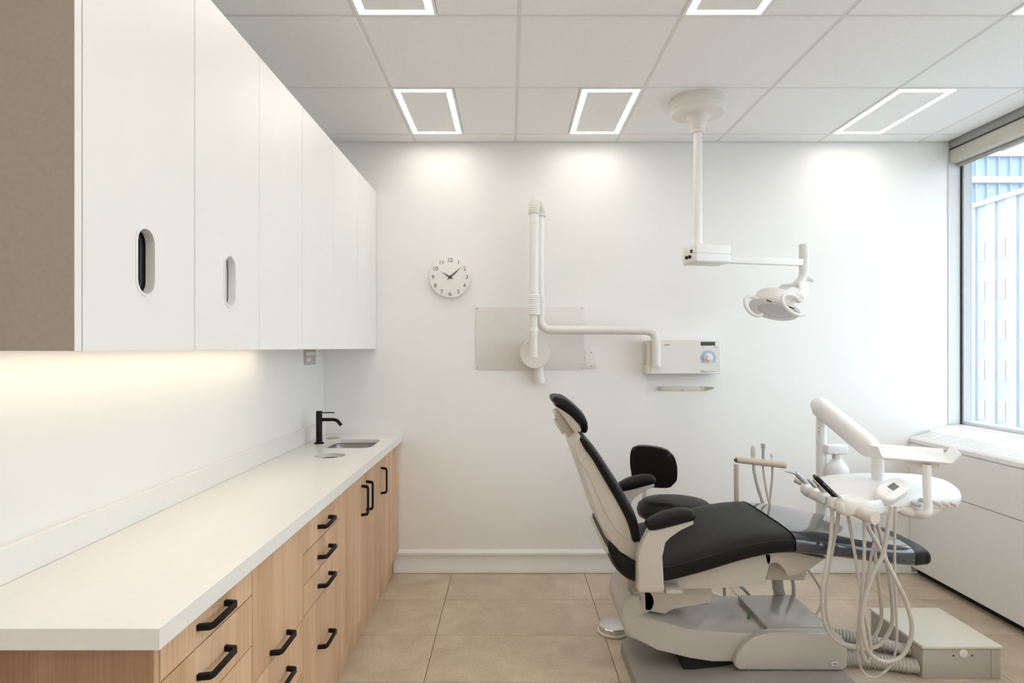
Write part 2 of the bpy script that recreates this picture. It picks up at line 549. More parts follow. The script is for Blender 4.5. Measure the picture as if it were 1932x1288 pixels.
def where(ci, ri):
    if ri == 1:
        return {1: 'above the clock, back row', 2: 'above the wall box, back row', 5: 'nearest the window, back row'}[ci]
    if ri == 3:
        return {1: 'front row, above the wall cabinets', 3: 'front row, in front of the lamp pole', 5: 'front row, at the right edge'}[ci]
    if ri == 5:
        return 'third row, ' + {1: 'on the cabinet side', 2: 'added for fill, second from the cabinets', 3: 'in the middle', 4: 'added for fill, second from the window', 5: 'on the window side'}[ci]
    return 'rearmost row, ' + {1: 'on the cabinet side', 2: 'added for fill, second from the cabinets', 4: 'added for fill, second from the window', 3: 'in the middle', 5: 'on the window side'}[ci]
for (ci, ri), side in LIGHTS.items():
    y1, y0 = gy[ri] - 0.003, gy[ri + 1] + 0.003
    x0 = gx[ci] + 0.003 if side == 'L' else gx[ci + 1] - LW - 0.006
    x1 = x0 + LW + 0.003
    t = thing('ceiling_light', 'lit rectangular frame light in the ceiling, ' + where(ci, ri), 'ceiling light', ((x0 + x1) / 2, (y0 + y1) / 2, ZC), 'frame lights set in the tiled ceiling')
    bx('housing', x0, x1, y0, y1, ZC + 0.0085, ZC + 0.028, M_ceil, t)
    bx('centre_panel', x0 + 0.0385, x1 - 0.0385, y0 + 0.0385, y1 - 0.0385, ZC - 0.002, ZC + 0.0084, M_ceil, t)
    finish('edge_trim', frame_ring(NB(), x0, x1, y0, y1, 0.0118, ZC - 0.002, ZC + 0.0084), M_ceil, t, 0)
    finish('light_strip', frame_ring(NB(), x0 + 0.012, x1 - 0.012, y0 + 0.012, y1 - 0.012, 0.026, ZC + 0.0045, ZC + 0.0084), M_led, t, 0)

# floor: bed of grout and single tiles
floor = struct(bx('floor', XL, XW + 0.2, YF, YB, -0.05, -0.004, M_grout))
fx = [XL] + [-0.355 + 0.804 * k for k in range(4)] + [XW - 0.04]
fy = [YB] + [3.174 - 0.3905 * k for k in range(12)]
fy = [y for y in fy if y > YF + 0.05] + [YF]
mesh_cache = {}
for i in range(len(fx) - 1):
    for j in range(len(fy) - 1):
        x0, x1, y0, y1 = fx[i], fx[i + 1], fy[j + 1], fy[j]
        w, d = round(x1 - x0 - 0.003, 4), round(y1 - y0 - 0.003, 4)
        if (w, d) not in mesh_cache:
            t = finish('floor_tile', box(NB(), -w / 2, w / 2, -d / 2, d / 2, -0.004, 0, 0.0008, 1), M_floor, floor)
            mesh_cache[(w, d)] = t.data
        else:
            t = bpy.data.objects.new('floor_tile', mesh_cache[(w, d)])
            COL.objects.link(t); t.parent = floor
        t.matrix_parent_inverse = Matrix.Identity(4)
        t.location = ((x0 + x1) / 2, (y0 + y1) / 2, 0)

# baseboard along the back wall: stepped moulding
bm = NB()
prism(bm, [(YB, 0.004), (YB - 0.018, 0.004), (YB - 0.018, 0.028), (YB - 0.014, 0.034), (YB - 0.014, 0.108), (YB - 0.020, 0.112), (YB - 0.020, 0.126), (YB - 0.010, 0.139), (YB, 0.142)], -0.71, 2.43, 'X')
struct(finish('baseboard_back', bm, M_trim))

# ------------------------------------------------------------------ window wall
w1 = struct(bx('window_1', XW - 0.058, XW - 0.008, 3.532, YB - 0.001, 0.905, 2.565, M_aluf))   # corner post of the frame
o = bx('jamb', XR, XW - 0.062, YB - 0.006, YB - 0.0005, 0.905, 2.565, M_aluw, w1)
o = bx('gasket', XW - 0.066, XW - 0.0585, YB - 0.012, YB - 0.003, 0.905, 2.565, M_gasket, w1)
o = bx('sill_rail', XW - 0.055, XW + 0.02, 1.62, 3.532, 0.902, 0.925, M_aluw, w1, 0.003)
o = bx('head_rail', XW - 0.055, XW + 0.02, 1.62, 3.532, 2.53, 2.565, M_alu, w1)
o = bx('mullion', XW - 0.062, XW + 0.03, 1.56, 1.62, 0.905, 2.565, M_alu, w1)
o = bx('pane', XW - 0.02, XW - 0.012, 1.62, 3.532, 0.925, 2.53, M_glass, w1)
w2 = struct(bx('window_2', XW - 0.062, XW + 0.03, -0.50, -0.44, 0.905, 2.565, M_alu))
o = bx('sill_rail', XW - 0.055, XW + 0.02, -0.44, 1.56, 0.902, 0.925, M_aluw, w2)
o = bx('head_rail', XW - 0.055, XW + 0.02, -0.44, 1.56, 2.53, 2.565, M_alu, w2)
o = bx('pane', XW - 0.02, XW - 0.012, -0.44, 1.56, 0.925, 2.53, M_glass, w2)
struct(bx('wall_right_front', XW - 0.062, XW + 0.2, YF, -0.50, 0.905, 2.565, M_wall))
struct(bx('trim_1', XR, XW - 0.055, YF, YB - 0.006, 0.880, 0.904, M_trim, None, 0.004), None)

# roller blind in its cassette
t = thing('roller_blind', 'cream roller blind cassette along the top of the window', 'blind', (2.70, 2.0, 2.48))
bx('cassette', XR + 0.004, 2.735, -1.40, YB - 0.012, 2.487, 2.566, M_blind, t, 0.006)
bx('fascia_groove', XR + 0.002, XR + 0.0045, -1.40, YB - 0.012, 2.567, 2.573, M_gasket, t)
bm = NB(); tube(bm, [(2.725, -1.38, 2.478), (2.725, 1.0, 2.478), (2.725, YB - 0.02, 2.478)], 0.013, 14)
finish('bottom_bar', bm, M_blindg, t)

# convector cabinet below the window
t = thing('convector_cabinet', 'long white convector cabinet with slotted grille below the window', 'heater', (2.55, 1.5, 0))
XC = 2.427
prof = [(XC, 0.048), (XC, 0.544), (XW - 0.041, 0.544), (XW - 0.041, 0.048)]
bm = NB(); prism(bm, prof, -1.45, YB - 0.002, 'Y', 0.002, 1); finish('lower_panel', bm, M_plastw, t)
bm = NB(); prism(bm, [(XC, 0.548), (XC, 0.786), (XC + 0.012, 0.795), (XW - 0.045, 0.795), (XW - 0.045, 0.548)], -1.45, YB - 0.002, 'Y', 0.0015, 1)
finish('upper_panel', bm, M_plastw, t)
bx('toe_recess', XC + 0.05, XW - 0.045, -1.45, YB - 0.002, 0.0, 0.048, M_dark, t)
# sloped top: nose lip, grille bed with bars, rear slope up to the sill
def slope_z(x): return 0.832 + (x - 2.442) * (0.900 - 0.832) / (XR - 2.442)
def slab_y(bm, x0, x1, y0, y1, dz=0.0, th=0.012):
    prism(bm, [(x0, slope_z(x0) + dz), (x1, slope_z(x1) + dz), (x1, slope_z(x1) + dz - th), (x0, slope_z(x0) + dz - th)], y0, y1, 'Y')
bm = NB(); prism(bm, [(XC, 0.797), (XC + 0.002, 0.818), (2.442, 0.832), (2.448, slope_z(2.448)), (2.448, 0.797)], -1.45, YB - 0.002, 'Y', 0.001, 1); finish('nose', bm, M_plastw, t)
bm = NB(); slab_y(bm, 2.448, 2.548, -1.45, YB - 0.002, -0.012, 0.008); finish('grille_bed', bm, M_dark, t)
bm = NB(); slab_y(bm, 2.548, XR + 0.001, -1.45, YB - 0.002, 0, 0.03); finish('top_slope', bm, M_plastw, t)
gm = None
y = YB - 0.012
kbar = 0
while y > 1.55:
    for q in range(6):
        pass
    y0 = y - 0.13
    for q in range(7):
        xx = 2.4505 + q * 0.0142
        bm = NB(); slab_y(bm, xx, xx + 0.0095, y0 + 0.006, y - 0.006, 0, 0.008)
        finish('grille_slat', bm, M_plastw, t, 0)
    bm = NB(); slab_y(bm, 2.448, 2.548, y0 - 0.007, y0 + 0.007, 0.0004, 0.010); finish('grille_bridge', bm, M_plastw, t, 0)
    y = y0
bm = NB(); slab_y(bm, 2.448, 2.548, -1.45, y - 0.007, 0, 0.010); finish('top_cover', bm, M_plastw, t, 0)

# ------------------------------------------------------------------ outside: ribbed tower and glass block
XA = 40.0
t = thing('office_tower', 'pale ribbed office tower seen through the window, nearer one', 'building', (XA + 5, 45, -12))
HA = 1.368 + 0.3075 * XA
bx('facade', XA + 0.2, XA + 14, 20, 75, -14, HA, M_facade, t)
bx('parapet', XA - 0.15, XA + 14, 19.9, 75.1, HA - 0.25, HA + 0.15, M_rib, t)
k = 0
yy = 38.0
pitch = 2.05
while yy < 66:
    bx('rib', XA, XA + 0.25, yy, yy + 0.95, -14, HA - 0.25, M_rib, t)
    yy += pitch
yy = 38.0 + 0.95
col = 0
while yy < 60:
    for fl in range(6):
        z0 = HA - 3.4 - fl * 3.35
        f = bx('window', XA + 0.12, XA + 0.22, yy + 0.25, yy + 0.90, z0 - 1.5, z0 + 0.1, M_wingd if 51.5 < yy < 54.2 else M_wing, t)
    yy += pitch; col += 1
YBk = 78.0
t = thing('glass_office_block', 'blue glass office block with white bands rising behind the tower', 'building', (65, YBk + 8, -12))
bx('curtain_wall', 50, 95, YBk + 0.6, YBk + 16, -14, 27.2, M_curtain, t)
zt = 1.368 + (656 - 282) / F * YBk
for fl in range(5):
    bx('band', 49.9, 95.1, YBk, YBk + 0.7, zt - 0.85 - fl * 3.55, zt - fl * 3.55, M_band, t)
for k in range(28):
    bx('mullion', 50 + k * 1.55, 50.14 + k * 1.55, YBk + 0.3, YBk + 0.7, -14, 27.2, M_facade, t)
struct(bx('street_ground', 3.2, 220, -80, 220, -14.5, -14, M_street), 'grey street far below the window')

# ------------------------------------------------------------------ base cabinets
XF, XT, YN = -0.681, -0.713, 1.115            # door faces, toe kick, near end
HB, HTOP = 0.13, 0.803                         # underside of doors, underside of worktop
def handle(parent, y0, y1, z0, z1):
    """squared bow pull standing off the door face"""
    bm = NB()
    s = 0.0065
    x1 = XF + 0.034
    if y1 - y0 > z1 - z0:
        zc = (z0 + z1) / 2
        prism(bm, [(XF - 0.001, y0), (x1 - 0.006, y0 + 0.004), (x1, y0 + 0.016), (x1, y1 - 0.016), (x1 - 0.006, y1 - 0.004), (XF - 0.001, y1), (XF - 0.001, y1 - 0.011), (x1 - 0.0075, y1 - 0.015), (x1 - 0.0075, y0 + 0.015), (XF - 0.001, y0 + 0.011)], zc - s, zc + s, 'Z', 0.001, 1)
    else:
        yc = (y0 + y1) / 2
        prism(bm, [(XF - 0.001, z0), (x1 - 0.006, z0 + 0.004), (x1, z0 + 0.016), (x1, z1 - 0.016), (x1 - 0.006, z1 - 0.004), (XF - 0.001, z1), (XF - 0.001, z1 - 0.011), (x1 - 0.0075, z1 - 0.015), (x1 - 0.0075, z0 + 0.015), (XF - 0.001, z0 + 0.011)], yc - s, yc + s, 'Y', 0.001, 1)
    return finish('handle', bm, M_black, parent)
def base_unit(label, y0, y1, fronts, end=False):
    t = thing('base_cabinet', label, 'cabinet', ((XL + XF) / 2, (y0 + y1) / 2, 0), 'maple base cabinets under the white worktop')
    bm = NB()
    box(bm, XL + 0.012, XF - 0.020, y0, y0 + 0.016, HB, HTOP)
    box(bm, XL + 0.012, XF - 0.020, y1 - 0.016, y1, HB, HTOP)
    box(bm, XL + 0.012, XF - 0.020, y0 + 0.016, y1 - 0.016, HB, HB + 0.016)
    box(bm, XL + 0.012, XL + 0.018, y0 + 0.016, y1 - 0.016, HB + 0.016, HTOP)
    finish('body', bm, M_wood, t)
    bx('toe_kick', XT - 0.016, XT, y0, y1, 0.0, HB - 0.001, M_wood, t)
    if end:
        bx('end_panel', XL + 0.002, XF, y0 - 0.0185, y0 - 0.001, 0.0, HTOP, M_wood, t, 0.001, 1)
        bx('end_facing', XL + 0.002, XF - 0.0005, y0 - 0.020, y0 - 0.0186, 0.0, HTOP, M_woodshade, t)  # thin sheet, its darker colour is the end's painted shade
    for f in fronts:
        nm, fy0, fy1, fz0, fz1 = f[:5]
        d = bx(nm, XF - 0.019, XF, fy0 + 0.0018, fy1 - 0.0018, fz0 + 0.0018, fz1 - 0.0018, M_wood, t, 0.0008, 1)
        if len(f) > 5:
            handle(d, *f[5])
    return t
def hh(y, z): return (y - 0.067, y + 0.067, z - 0.006, z + 0.006)
y0, y1 = 1.135, 1.541
base_unit('maple drawer base cabinet at the near end of the worktop', y0, y1, [
    ('drawer', y0, y1, 0.716, HTOP, hh(1.333, 0.760)), ('drawer', y0, y1, 0.583, 0.716, hh(1.333, 0.652)),
    ('drawer', y0, y1, 0.36, 0.583, hh(1.333, 0.49)), ('drawer', y0, y1, HB, 0.36, hh(1.333, 0.27))], True)
y0, y1 = 1.541, 1.919
base_unit('maple base cabinet with one tall flap over drawers, second from near end', y0, y1, [
    ('flap', y0, y1, 0.476, HTOP, hh(1.718, 0.503)), ('drawer', y0, y1, 0.302, 0.476, hh(1.718, 0.392)),
    ('drawer', y0, y1, HB, 0.302, hh(1.718, 0.22))])
y0, y1 = 1.919, 2.338
base_unit('maple base cabinet with three shallow drawers above one deep drawer', y0, y1, [
    ('drawer', y0, y1, 0.687, HTOP, hh(2.128, 0.735)), ('drawer', y0, y1, 0.583, 0.687, hh(2.128, 0.628)),
    ('drawer', y0, y1, 0.481, 0.583, hh(2.128, 0.525)), ('drawer', y0, y1, HB, 0.481, hh(2.128, 0.310))])
base_unit('maple two-door base cabinet with paired upright black pulls', 2.338, 3.026, [
    ('door', 2.338, 2.719, HB, HTOP, (2.668, 2.680, 0.598, 0.742)), ('door', 2.719, 3.026, HB, HTOP, (2.758, 2.770, 0.598, 0.742))])
base_unit('maple one-door base cabinet against the back wall', 3.026, YB - 0.003, [
    ('door', 3.026, YB - 0.003, HB, HTOP, (3.070, 3.082, 0.598, 0.742))])

# worktop with sink and chute cut-outs, upstand
XWT = -0.655
sink_o = rrect(-1.000, -0.735, 3.055, 3.345, 0.055)
chute = [(-0.880 + 0.076 * math.cos(2 * math.pi * k / 36), 2.845 + 0.068 * math.sin(2 * math.pi * k / 36)) for k in range(36)]
t = thing('worktop', 'long white quartz worktop with low upstand along the left wall', 'worktop', (-0.9, 2.3, 0.845))
bm = NB()
plate_with_holes(bm, [(XL + 0.001, 1.090), (XWT, 1.090), (XWT, YB - 0.002), (XL + 0.001, YB - 0.002)], [sink_o, chute], 0.8235, 0.844, 'Z')
finish('slab', bm, M_quartz, t, 30)
bx('front_edge', XWT - 0.022, XWT, 1.090, YB - 0.002, HTOP + 0.001, 0.8234, M_quartz, t)
bx('end_edge', XL + 0.001, XWT - 0.022, 1.090, 1.112, HTOP + 0.001, 0.8234, M_quartz, t)
bx('upstand', XL + 0.001, XL + 0.020, 1.090, YB - 0.002, 0.8445, 0.925, M_quartz, t, 0.001, 1)

t = thing('sink_basin', 'small undermount stainless steel sink in the worktop', 'sink', (-0.87, 3.2, 0.68))
bm = NB()
so = [Vector((p[0], p[1], 0.8230)) for p in rrect(-1.004, -0.731, 3.051, 3.349, 0.058)]
s1 = [Vector((p[0], p[1], 0.8205)) for p in rrect(-1.000, -0.735, 3.055, 3.345, 0.055)]
s2 = [Vector((p[0], p[1], 0.700)) for p in rrect(-0.992, -0.743, 3.063, 3.337, 0.055)]
s3 = [Vector((p[0], p[1], 0.676)) for p in rrect(-0.965, -0.770, 3.090, 3.310, 0.045)]
rings(bm, [so, s1, s2, s3], False)
bm.faces.new([v for v in bm.verts][-len(s3):])
finish('bowl', bm, M_steel, t, 50)
bm = NB(); lathe(bm, [(0.001, 0.677), (0.030, 0.677), (0.036, 0.680), (0.036, 0.676)], (-0.868, 3.20, 0)); finish('drain', bm, M_chrome, t)
t = thing('waste_chute', 'round waste chute opening in the worktop before the sink', 'waste chute', (-0.88, 2.845, 0.5))
bm = NB()
r0 = [Vector((-0.880 + 0.078 * math.cos(2 * math.pi * k / 36), 2.845 + 0.070 * math.sin(2 * math.pi * k / 36), 0.823)) for k in range(36)]
r1 = [Vector((v.x, v.y, 0.55)) for v in r0]
rings(bm, [r0, r1], False); bm.faces.new(bm.verts[:][-36:]) if False else None
finish('sleeve', bm, M_dark, t)
bm = NB(); lathe(bm, [(0.076, 0.548), (0.076, 0.556)], (-0.88, 2.845, 0), 24, sy=0.9); finish('bottom', bm, M_dark, t)
bm = NB(); lathe(bm, [(0.036, 0.8442), (0.036, 0.8465), (0.033, 0.8475)], (-1.030, 3.39, 0), 28)
tag(finish('cover_cap', bm, M_steel, None), 'small flat steel cap in the worktop behind the tap', 'cap')

t = thing('tap', 'matt black single-lever tap beside the sink', 'tap', (-1.048, 3.20, 0.844))
bm = NB(); lathe(bm, [(0.026, 0.8445), (0.026, 0.850), (0.0165, 0.852), (0.0165, 1.020), (0.0155, 1.022)], (-1.048, 3.20, 0), 28); finish('body', bm, M_black, t)
bm = NB(); tube(bm, [(-1.040, 3.20, 0.975), (-1.00, 3.20, 0.9755), (-0.965, 3.20, 0.9745), (-0.948, 3.20, 0.968), (-0.936, 3.20, 0.955), (-0.928, 3.20, 0.943)], 0.0092, 16, smooth=3); finish('spout', bm, M_black, t)
bm = NB(); tube(bm, [(-1.045, 3.20, 1.013), (-1.0, 3.20, 1.0135), (-0.963, 3.20, 1.013)], 0.0032, 10); finish('lever', bm, M_black, t)

# ------------------------------------------------------------------ wall cabinets
XU, ZU0, ZU1 = -0.8167, 1.362, 2.315
seams = [1.114, 1.511, 1.899, 2.294, 2.690, 3.125, YB - 0.003]
labels = ['white wall cabinet at the near end, two doors each with an oval slot',
          'white wall cabinet in the middle of the row, two plain doors',
          'white wall cabinet against the back wall, two plain doors']
for u in range(3):
    y0, y1 = seams[2 * u], seams[2 * u + 2]
    t = thing('wall_cabinet', labels[u], 'cabinet', ((XL + XU) / 2, (y0 + y1) / 2, ZU0), 'white wall cabinets in a row')
    bm = NB()
    box(bm, XL + 0.001, XU - 0.021, y0, y0 + 0.016, ZU0 + 0.004, ZU1)
    box(bm, XL + 0.001, XU - 0.021, y1 - 0.016, y1, ZU0 + 0.004, ZU1)
    box(bm, XL + 0.001, XU - 0.021, y0 + 0.016, y1 - 0.016, ZU0 + 0.004, ZU0 + 0.020)
    box(bm, XL + 0.001, XU - 0.021, y0 + 0.016, y1 - 0.016, ZU1 - 0.016, ZU1)
    box(bm, XL + 0.001, XL + 0.006, y0 + 0.016, y1 - 0.016, ZU0 + 0.020, ZU1 - 0.016)
    finish('body', bm, M_cab, t)
    if u == 0:
        bx('end_panel', XL + 0.001, XU - 0.0005, y0 - 0.0185, y0 - 0.0006, ZU0, ZU1 + 0.0, M_cab, t, 0.0008, 1)
        bx('end_facing', XL + 0.001, XU - 0.001, y0 - 0.0195, y0 - 0.0186, ZU0 + 0.0005, ZU1, M_cabshade, t)  # thin sheet over the white panel, shade painted as taupe
    for dd in range(2):
        d0, d1 = seams[2 * u + dd] + 0.0016, seams[2 * u + dd + 1] - 0.0016
        bm = NB()
        out = [(d0, ZU0), (d1, ZU0), (d1, ZU1), (d0, ZU1)]
        if u == 0:
            yc = (d0 + d1) / 2 - 0.004
            plate_with_holes(bm, out, [stadium(yc, 1.5615, 0.031, 0.074)], XU - 0.018, XU, 'X')
            d = finish('door', bm, M_cab, t, 30)
            bm = NB()
            a = stadium(yc, 1.5615, 0.0365, 0.0795); b = stadium(yc, 1.5615, 0.0300, 0.073)
            plate_with_holes(bm, a, [b], XU - 0.0195, XU + 0.0018, 'X')
            finish('slot_rim', bm, M_trim, d, 40)
        else:
            prism(bm, out, XU - 0.018, XU, 'X', 0.0008, 1)
            finish('door', bm, M_cab, t)
for y, m_, lab in ((1.305, M_dark, 'black dispenser box behind the larger oval slot'), (1.70, M_plastw, 'white dispenser box behind the smaller oval slot')):
    tb = thing('dispenser_box', lab, 'dispenser', (-0.93, y, 1.40))
    bx('carton', -1.00, XU - 0.024, y - 0.10, y + 0.12, ZU0 + 0.021, 1.80, m_, tb, 0.003)
    bm = NB(); plate_with_holes(bm, stadium(y + 0.0, 1.56, 0.022, 0.065), [stadium(y, 1.56, 0.018, 0.061)], XU - 0.0238, XU - 0.0222, 'X'); finish('opening_edge', bm, M_disp if m_ is M_dark else M_print, tb)

t = thing('under_cabinet_light', 'warm light strip under the wall cabinets above the worktop', 'strip light', (-1.02, 1.7, 1.35))
bx('channel', -1.075, -1.045, 1.12, 2.62, ZU0 + 0.0025, ZU0 + 0.0036, M_alu, t)
bx('diffuser', -1.073, -1.047, 1.122, 2.618, ZU0 + 0.0008, ZU0 + 0.0024, M_ledc, t)

# grey outlet plate on the left wall
t = thing('outlet_plate', 'grey outlet plate on the left wall just under the wall cabinet', 'outlet', (XL, 3.31, 1.3))
bx('plate', XL + 0.0005, XL + 0.007, 3.225, 3.40, 1.272, 1.360, mat('outlet_grey', (0.52, 0.48, 0.43), 0.4, var=0.02), t, 0.002)
for z in (1.292, 1.326):
    bx('socket', XL + 0.0068, XL + 0.0095, 3.245, 3.315 if z < 1.3 else 3.385, z, z + 0.018, M_platef, t, 0.002)

# ------------------------------------------------------------------ things on the back wall
c = P(850, 524, YB)
t = thing('wall_clock', 'round white wall clock reading ten past ten', 'clock', (c.x, YB - 0.02, c.z))
bm = NB(); lathe(bm, [(0.118, 0.0), (0.1235, -0.004), (0.1245, -0.026), (0.122, -0.031), (0.119, -0.032)], (c.x, YB - 0.001, c.z), 64, 'Y'); finish('face', bm, M_face, t)
fyy = YB - 0.0335
for h in range(1, 13):
    a = R(90 - 30 * h)
    text('numeral', str(h), 0.034, (c.x + 0.102 * math.cos(a), fyy, c.z + 0.102 * math.sin(a)), FRONT, M_numer, t, 0.0004)
def hand(name, ang, L, tail, w, y):
    a = R(90 - ang)
    d = Vector((math.cos(a), 0, math.sin(a))); s = Vector((-d.z, 0, d.x))
    cc = Vector((c.x, 0, c.z))
    pts = [cc - d * tail, cc - s * w, cc + d * L, cc + s * w]
    bm = NB(); prism(bm, [(p.x, p.z) for p in pts], y - 0.0006, y + 0.0006, 'Y'); return finish(name, bm, M_numer, t, 0)
hand('hour_hand', 303, 0.066, 0.024, 0.0055, fyy - 0.003)
hand('minute_hand', 49, 0.098, 0.026, 0.0055, fyy - 0.005)
bm = NB(); lathe(bm, [(0.006, 0.0), (0.006, -0.009), (0.004, -0.010)], (c.x, YB - 0.033, c.z), 20, 'Y'); finish('hub', bm, M_numer, t)

def wb(name, px0, px1, py0, py1, d0, d1, m, parent, bev=0.002):
    a, b = P(px0, py0, YB), P(px1, py1, YB)
    return bx(name, a.x, b.x, YB - d1, YB - d0, b.z, a.z, m, parent, bev)
def wscrew(px, py, d, parent, r=0.004):
    q = P(px, py, YB)
    bm = NB(); lathe(bm, [(r, 0.0), (r, -0.002), (r * 0.6, -0.003)], (q.x, YB - d, q.z), 12, 'Y')
    return finish('screw', bm, M_steel, parent)
t = thing('splash_panel', 'pale glossy rectangular panel screwed to the wall behind the tube arm', 'panel', tuple(P(1000, 638, YB - 0.004)))
wb('sheet', 898, 1101.5, 579, 697, 0.001, 0.006, M_acryl, t, 0.001)
for q in ((901, 582), (1098, 582), (901, 693.5), (1098, 693.5)): wscrew(q[0], q[1], 0.006, t)
t = thing('blank_wall_plate', 'white blank wall plate right of the pale panel', 'wall plate', tuple(P(1114, 677, YB - 0.004)))
wb('plate', 1104.5, 1125, 659.5, 695, 0.001, 0.007, M_platef, t, 0.002)
for q in ((1115, 665), (1115, 690.5)): wscrew(q[0], q[1], 0.007, t, 0.0045)

# jointed white tube arm
t = thing('tube_arm', 'white jointed tube arm folded upright on a round wall disc', 'tube arm', tuple(P(1009, 667, YB - 0.02)))
q = P(1009, 667, YB - 0.10)
bm = NB(); lathe(bm, [(0.088, YB - 0.001 - q.y), (0.088, -0.020), (0.084, -0.026), (0.02, -0.027)], q, 48, 'Y'); finish('wall_disc', bm, M_plast, t)
YA, YA2 = YB - 0.20, YB - 0.135
def vt(name, px, y0, y1, Y, r, m=M_plastw, rib=False):
    a, b = P(px, y0, Y), P(px, y1, Y)
    bm = NB()
    if rib: rib_tube(bm, [a, a.lerp(b, 0.33), a.lerp(b, 0.66), b], r, 0.0105, 0.003, 20)
    else: tube(bm, [a, a.lerp(b, 0.5), b], r, 24)
    return finish(name, bm, m, t)
vt('lower_tube', 1006.5, 585, 674, YA, 0.0235, M_plast)
q0, q1 = P(1006.5, 652, YA), P(1006.5, 652, YB - 0.13)
cyl('mount_stub', q0, (q0.x, YB - 0.12, q0.z), 0.021, M_plast, t)
vt('collar', 1006.5, 617, 625, YA, 0.0265, M_plastw)
vt('ribbed_sleeve', 1008, 556, 594, YA, 0.0335, M_plastw, True)
vt('upper_tube', 1007.5, 395, 560, YA, 0.0275)
vt('ribbed_sleeve', 1019.5, 559, 594, YA2, 0.027, M_plastw, True)
vt('return_tube', 1019, 404, 562, YA2, 0.0235)
# ribbed elbow on top joins the two upright tubes
a = P(1007.5, 402, YA); b = P(1019, 404, YA2)
topz = P(1010, 381, YA).z - 0.012
bm = NB(); rib_tube(bm, [a + Vector((0, 0, -0.008)), a, (a.x + 0.002, a.y + 0.001, a.z + 0.035), (a.x * .65 + b.x * .35, a.y * .65 + b.y * .35, topz + 0.016), (a.x * .35 + b.x * .65, a.y * .35 + b.y * .65, topz + 0.012), (b.x, b.y, a.z + 0.03), b + Vector((0, 0, -0.006)), b + Vector((0, 0, -0.014))], 0.0335, 0.0095, 0.003, 22)
finish('ribbed_elbow', bm, M_plast, t)
YH = YA2
pth = [P(1019, 590, YH), P(1019, 604, YH), P(1022, 613, YH), P(1031, 620, YH), P(1044, 622, YH), P(1120, 622.5, YH), P(1205, 623, YH)]
bm = NB(); tube(bm, smooth2(pth, 5, False), 0.0255, 24); finish('cross_tube', bm, M_plast, t)
pth = [P(1205, 623, YH), P(1214, 623, YH), P(1223, 624, YH), P(1233, 629, YH - 0.004), P(1237, 638, YH - 0.006), P(1237.5, 646, YH - 0.006)]
bm = NB(); tube(bm, smooth2(pth, 5, False), 0.0258, 24); finish('drop_elbow', bm, M_plast, t)
a, b = P(1238, 645, YH - 0.012), P(1238, 691, YH - 0.012)
bm = NB(); tube(bm, [a, a.lerp(b, .5), b], 0.0265, 24); finish('nozzle', bm, M_plast, t)
a, b = P(1013, 680, YB - 0.05), P(1018.5, 723, YB - 0.045)
bm = NB(); tube(bm, [a, a.lerp(b, .5), b], 0.034, 24); finish('inlet_stub', bm, M_plast, t)

# control box with dial
YX = YB - 0.115
a, b = P(1221.5, 641.5, YX), P(1360, 705.5, YX)
t = thing('wall_control_box', 'beige wall control box with blue ring dial and dark display', 'control box', ((a.x + b.x) / 2, YB - 0.06, (a.z + b.z) / 2))
bx('housing', a.x, b.x, YX, YB - 0.001, b.z, a.z, M_plast, t, 0.006, 3)
bx('front_panel', a.x + 0.020, b.x - 0.006, YX - 0.002, YX - 0.0003, b.z + 0.004, a.z - 0.004, mat('panel_cream', (0.83, 0.805, 0.76), 0.4, var=0.005), t)
bx('side_vent', a.x - 0.0015, a.x + 0.001, YX + 0.02, YB - 0.03, b.z + 0.05, a.z - 0.02, M_beige, t)
YP = YX - 0.002
def pbox(name, x0, x1, y0, y1, m, th=0.001, par=None):
    u, v = P(x0, y0, YP), P(x1, y1, YP)
    return bx(name, u.x, v.x, YP - th, YP + 0.0004, v.z, u.z, m, par or t)
pbox('display', 1322, 1349, 644.5, 651.8, M_disp)
pbox('logo', 1254.5, 1263.8, 649.5, 651.5, M_print, 0.0005)
pbox('logo_mark', 1252.3, 1253.8, 649.3, 651.5, M_orange, 0.0005)
pbox('caption_line', 1323, 1330, 654.2, 654.8, M_print, 0.0005)
for yy_, x2 in ((698.6, 1328), (700.3, 1349.5), (701.6, 1335)):
    pbox('caption_line', 1322, x2, yy_ - 0.4, yy_ + 0.35, M_print, 0.0005)
q = P(1351.6, 654.3, YP)
bm = NB(); lathe(bm, [(0.0062, 0.0004), (0.0062, -0.002), (0.004, -0.003)], q, 20, 'Y'); finish('button', bm, M_alu, t)
q = P(1336, 675.2, YP)
n = 28
oo, ii = [], []
for k in range(n + 1):
    an = R(-42 + 264 * k / n)
    oo.append((q.x + 0.0455 * math.cos(an), q.z + 0.0455 * math.sin(an))); ii.append((q.x + 0.031 * math.cos(an), q.z + 0.031 * math.sin(an)))
bm = NB()
for k in range(n):
    prism(bm, [oo[k], oo[k + 1], ii[k + 1], ii[k]], YP - 0.0008, YP + 0.0003, 'Y')
bmesh.ops.remove_doubles(bm, verts=bm.verts, dist=1e-6)
finish('dial_scale', bm, M_blue, t, 0)
for k in range(14):
    an = R(-38 + 256 * k / 13)
    bm = NB(); lathe(bm, [(0.0011, 0.0003), (0.0011, -0.0012)], (q.x + 0.0288 * math.cos(an), YP, q.z + 0.0288 * math.sin(an)), 8, 'Y'); finish('scale_dot', bm, M_black, t)
for an_ in (-20, 35, 62, 90, 112, 150, 180, 205):
    an = R(an_)
    bm = NB(); prism(bm, [(q.x + rr_ * math.cos(an + s_), q.z + rr_ * math.sin(an + s_)) for rr_, s_ in ((0.033, -.025), (0.044, -.02), (0.044, .02), (0.033, .025))], YP - 0.0012, YP - 0.0006, 'Y'); finish('scale_mark', bm, M_platef, t, 0)
